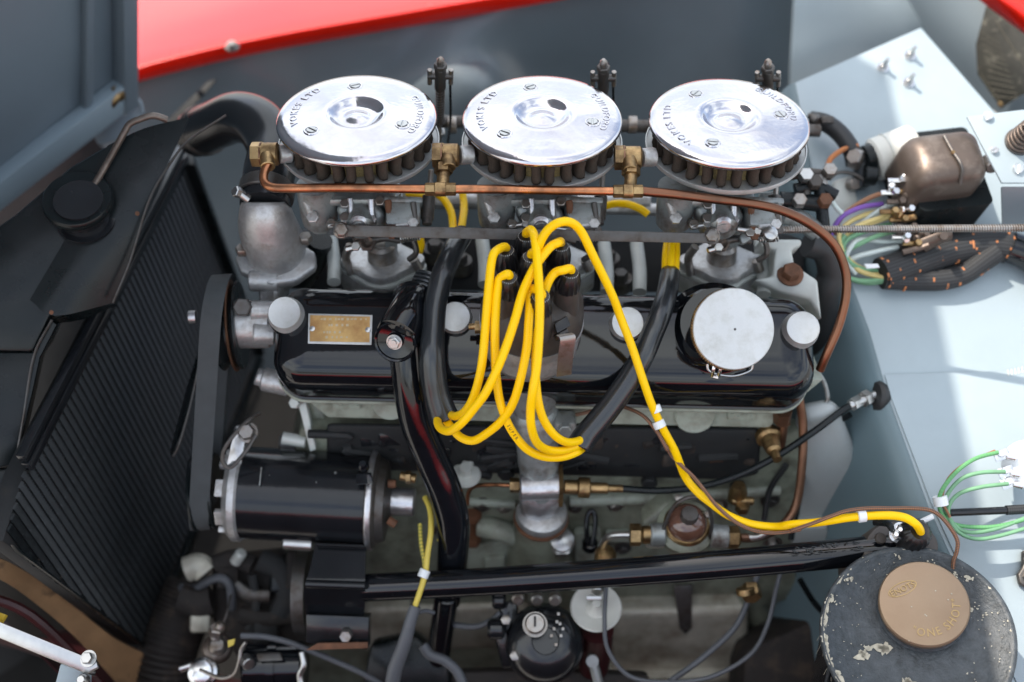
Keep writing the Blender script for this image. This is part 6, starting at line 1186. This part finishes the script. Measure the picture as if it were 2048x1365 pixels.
for i in range(20): a = rad(150 + i * 5.5); p0 = tl(a, TR - .0015, -.012 - rnd.random() * .01); b.tube([p0, p0 - TN * rnd.uniform(.01, .05) + tx_ * rnd.uniform(-.003, .003)], .0002, 4)
part(b, 'scratches', 'chip', t, kind='stuff')
b = B(); b.tube([tl(rad(196), TR - .0012, -.01), tl(rad(198), TR - .001, -.2)], .0016, 8); part(b, 'seam', 'tank_black', t)
kc = on(1848, 1207, (tc + TN * .013, TN))
b = B(); b.lathe(kc - TN * .0135, TN, [(.036, 0), (.034, .002), (.0335, .005)], 64); part(b, 'cap_collar', 'tank_black', t)
b = B(); b.lathe(kc, TN, [(.0345, -.009), (.0352, -.007), (.0356, -.001), (.0345, .0006), (.030, .0011), (.0001, .0016)], 80); cpp = part(b, 'cap', 'cap_copper', t)
km = fmat(kc + TN * .0012, TN)
b = B(); vs, fs = text_b('"ONE SHOT"', .0078, .0003, bend=-.0215, sp=1.12)
mm = km @ Matrix.Rotation(rad(32), 4, 'Z')
# concave run along the lower rim: letters stand upright at the bottom, reading left to right
vs, fs = text_b('"ONE SHOT"', .0092, .0005, sp=1.2)
vs = [V((sin(p.x / .027) * (.0275 - p.y), -cos(p.x / .0275) * (.0275 - p.y), p.z)) for p in vs]
b = B(); b.add([mm @ v for v in vs], fs); part(b, 'lettering', 'cap_ink', cpp)
ov = km @ Matrix.Translation((-.0150, .0125, -.0001)) @ Matrix.Rotation(rad(22), 4, 'Z')
b = B(); n_ = 40; outer_ = [(cos(2 * pi * k / n_) * .0125, sin(2 * pi * k / n_) * .0053) for k in range(n_)]; inner_ = [(x * .94, y * .88) for x, y in outer_]
vs = [ov @ V((x, y, .0)) for x, y in outer_] + [ov @ V((x, y, .0)) for x, y in inner_] + [ov @ V((x, y, .0006)) for x, y in outer_] + [ov @ V((x, y, .0006)) for x, y in inner_]
fs = []
for k in range(n_):
    j = (k + 1) % n_; fs += [(2 * n_ + k, 2 * n_ + j, 3 * n_ + j, 3 * n_ + k), (k, j, 2 * n_ + j, 2 * n_ + k), (n_ + k, 3 * n_ + k, 3 * n_ + j, n_ + j)]
b.add(vs, fs); vs, fs = text_b('ENOTS', .0070, .0006, sp=1.0); b.add([ov @ (v + V((0, -.0026, .0004))) for v in vs], fs); part(b, 'maker_oval', 'cap_ink', cpp)
b = B()
for x, y in ((1823, 1214), (1850, 1230), (1853, 1232), (1903, 1188), (1896, 1200), (1818, 1282), (1871, 1182)): b.lathe(on(x, y, (kc + TN * .0014, TN)), TN, [(.0006, 0), (.0005, .0004)], 8)
part(b, 'specks', 'chip', cpp, kind='stuff')
# small dabs in the background: rubber boot strip at the very bottom right of the block
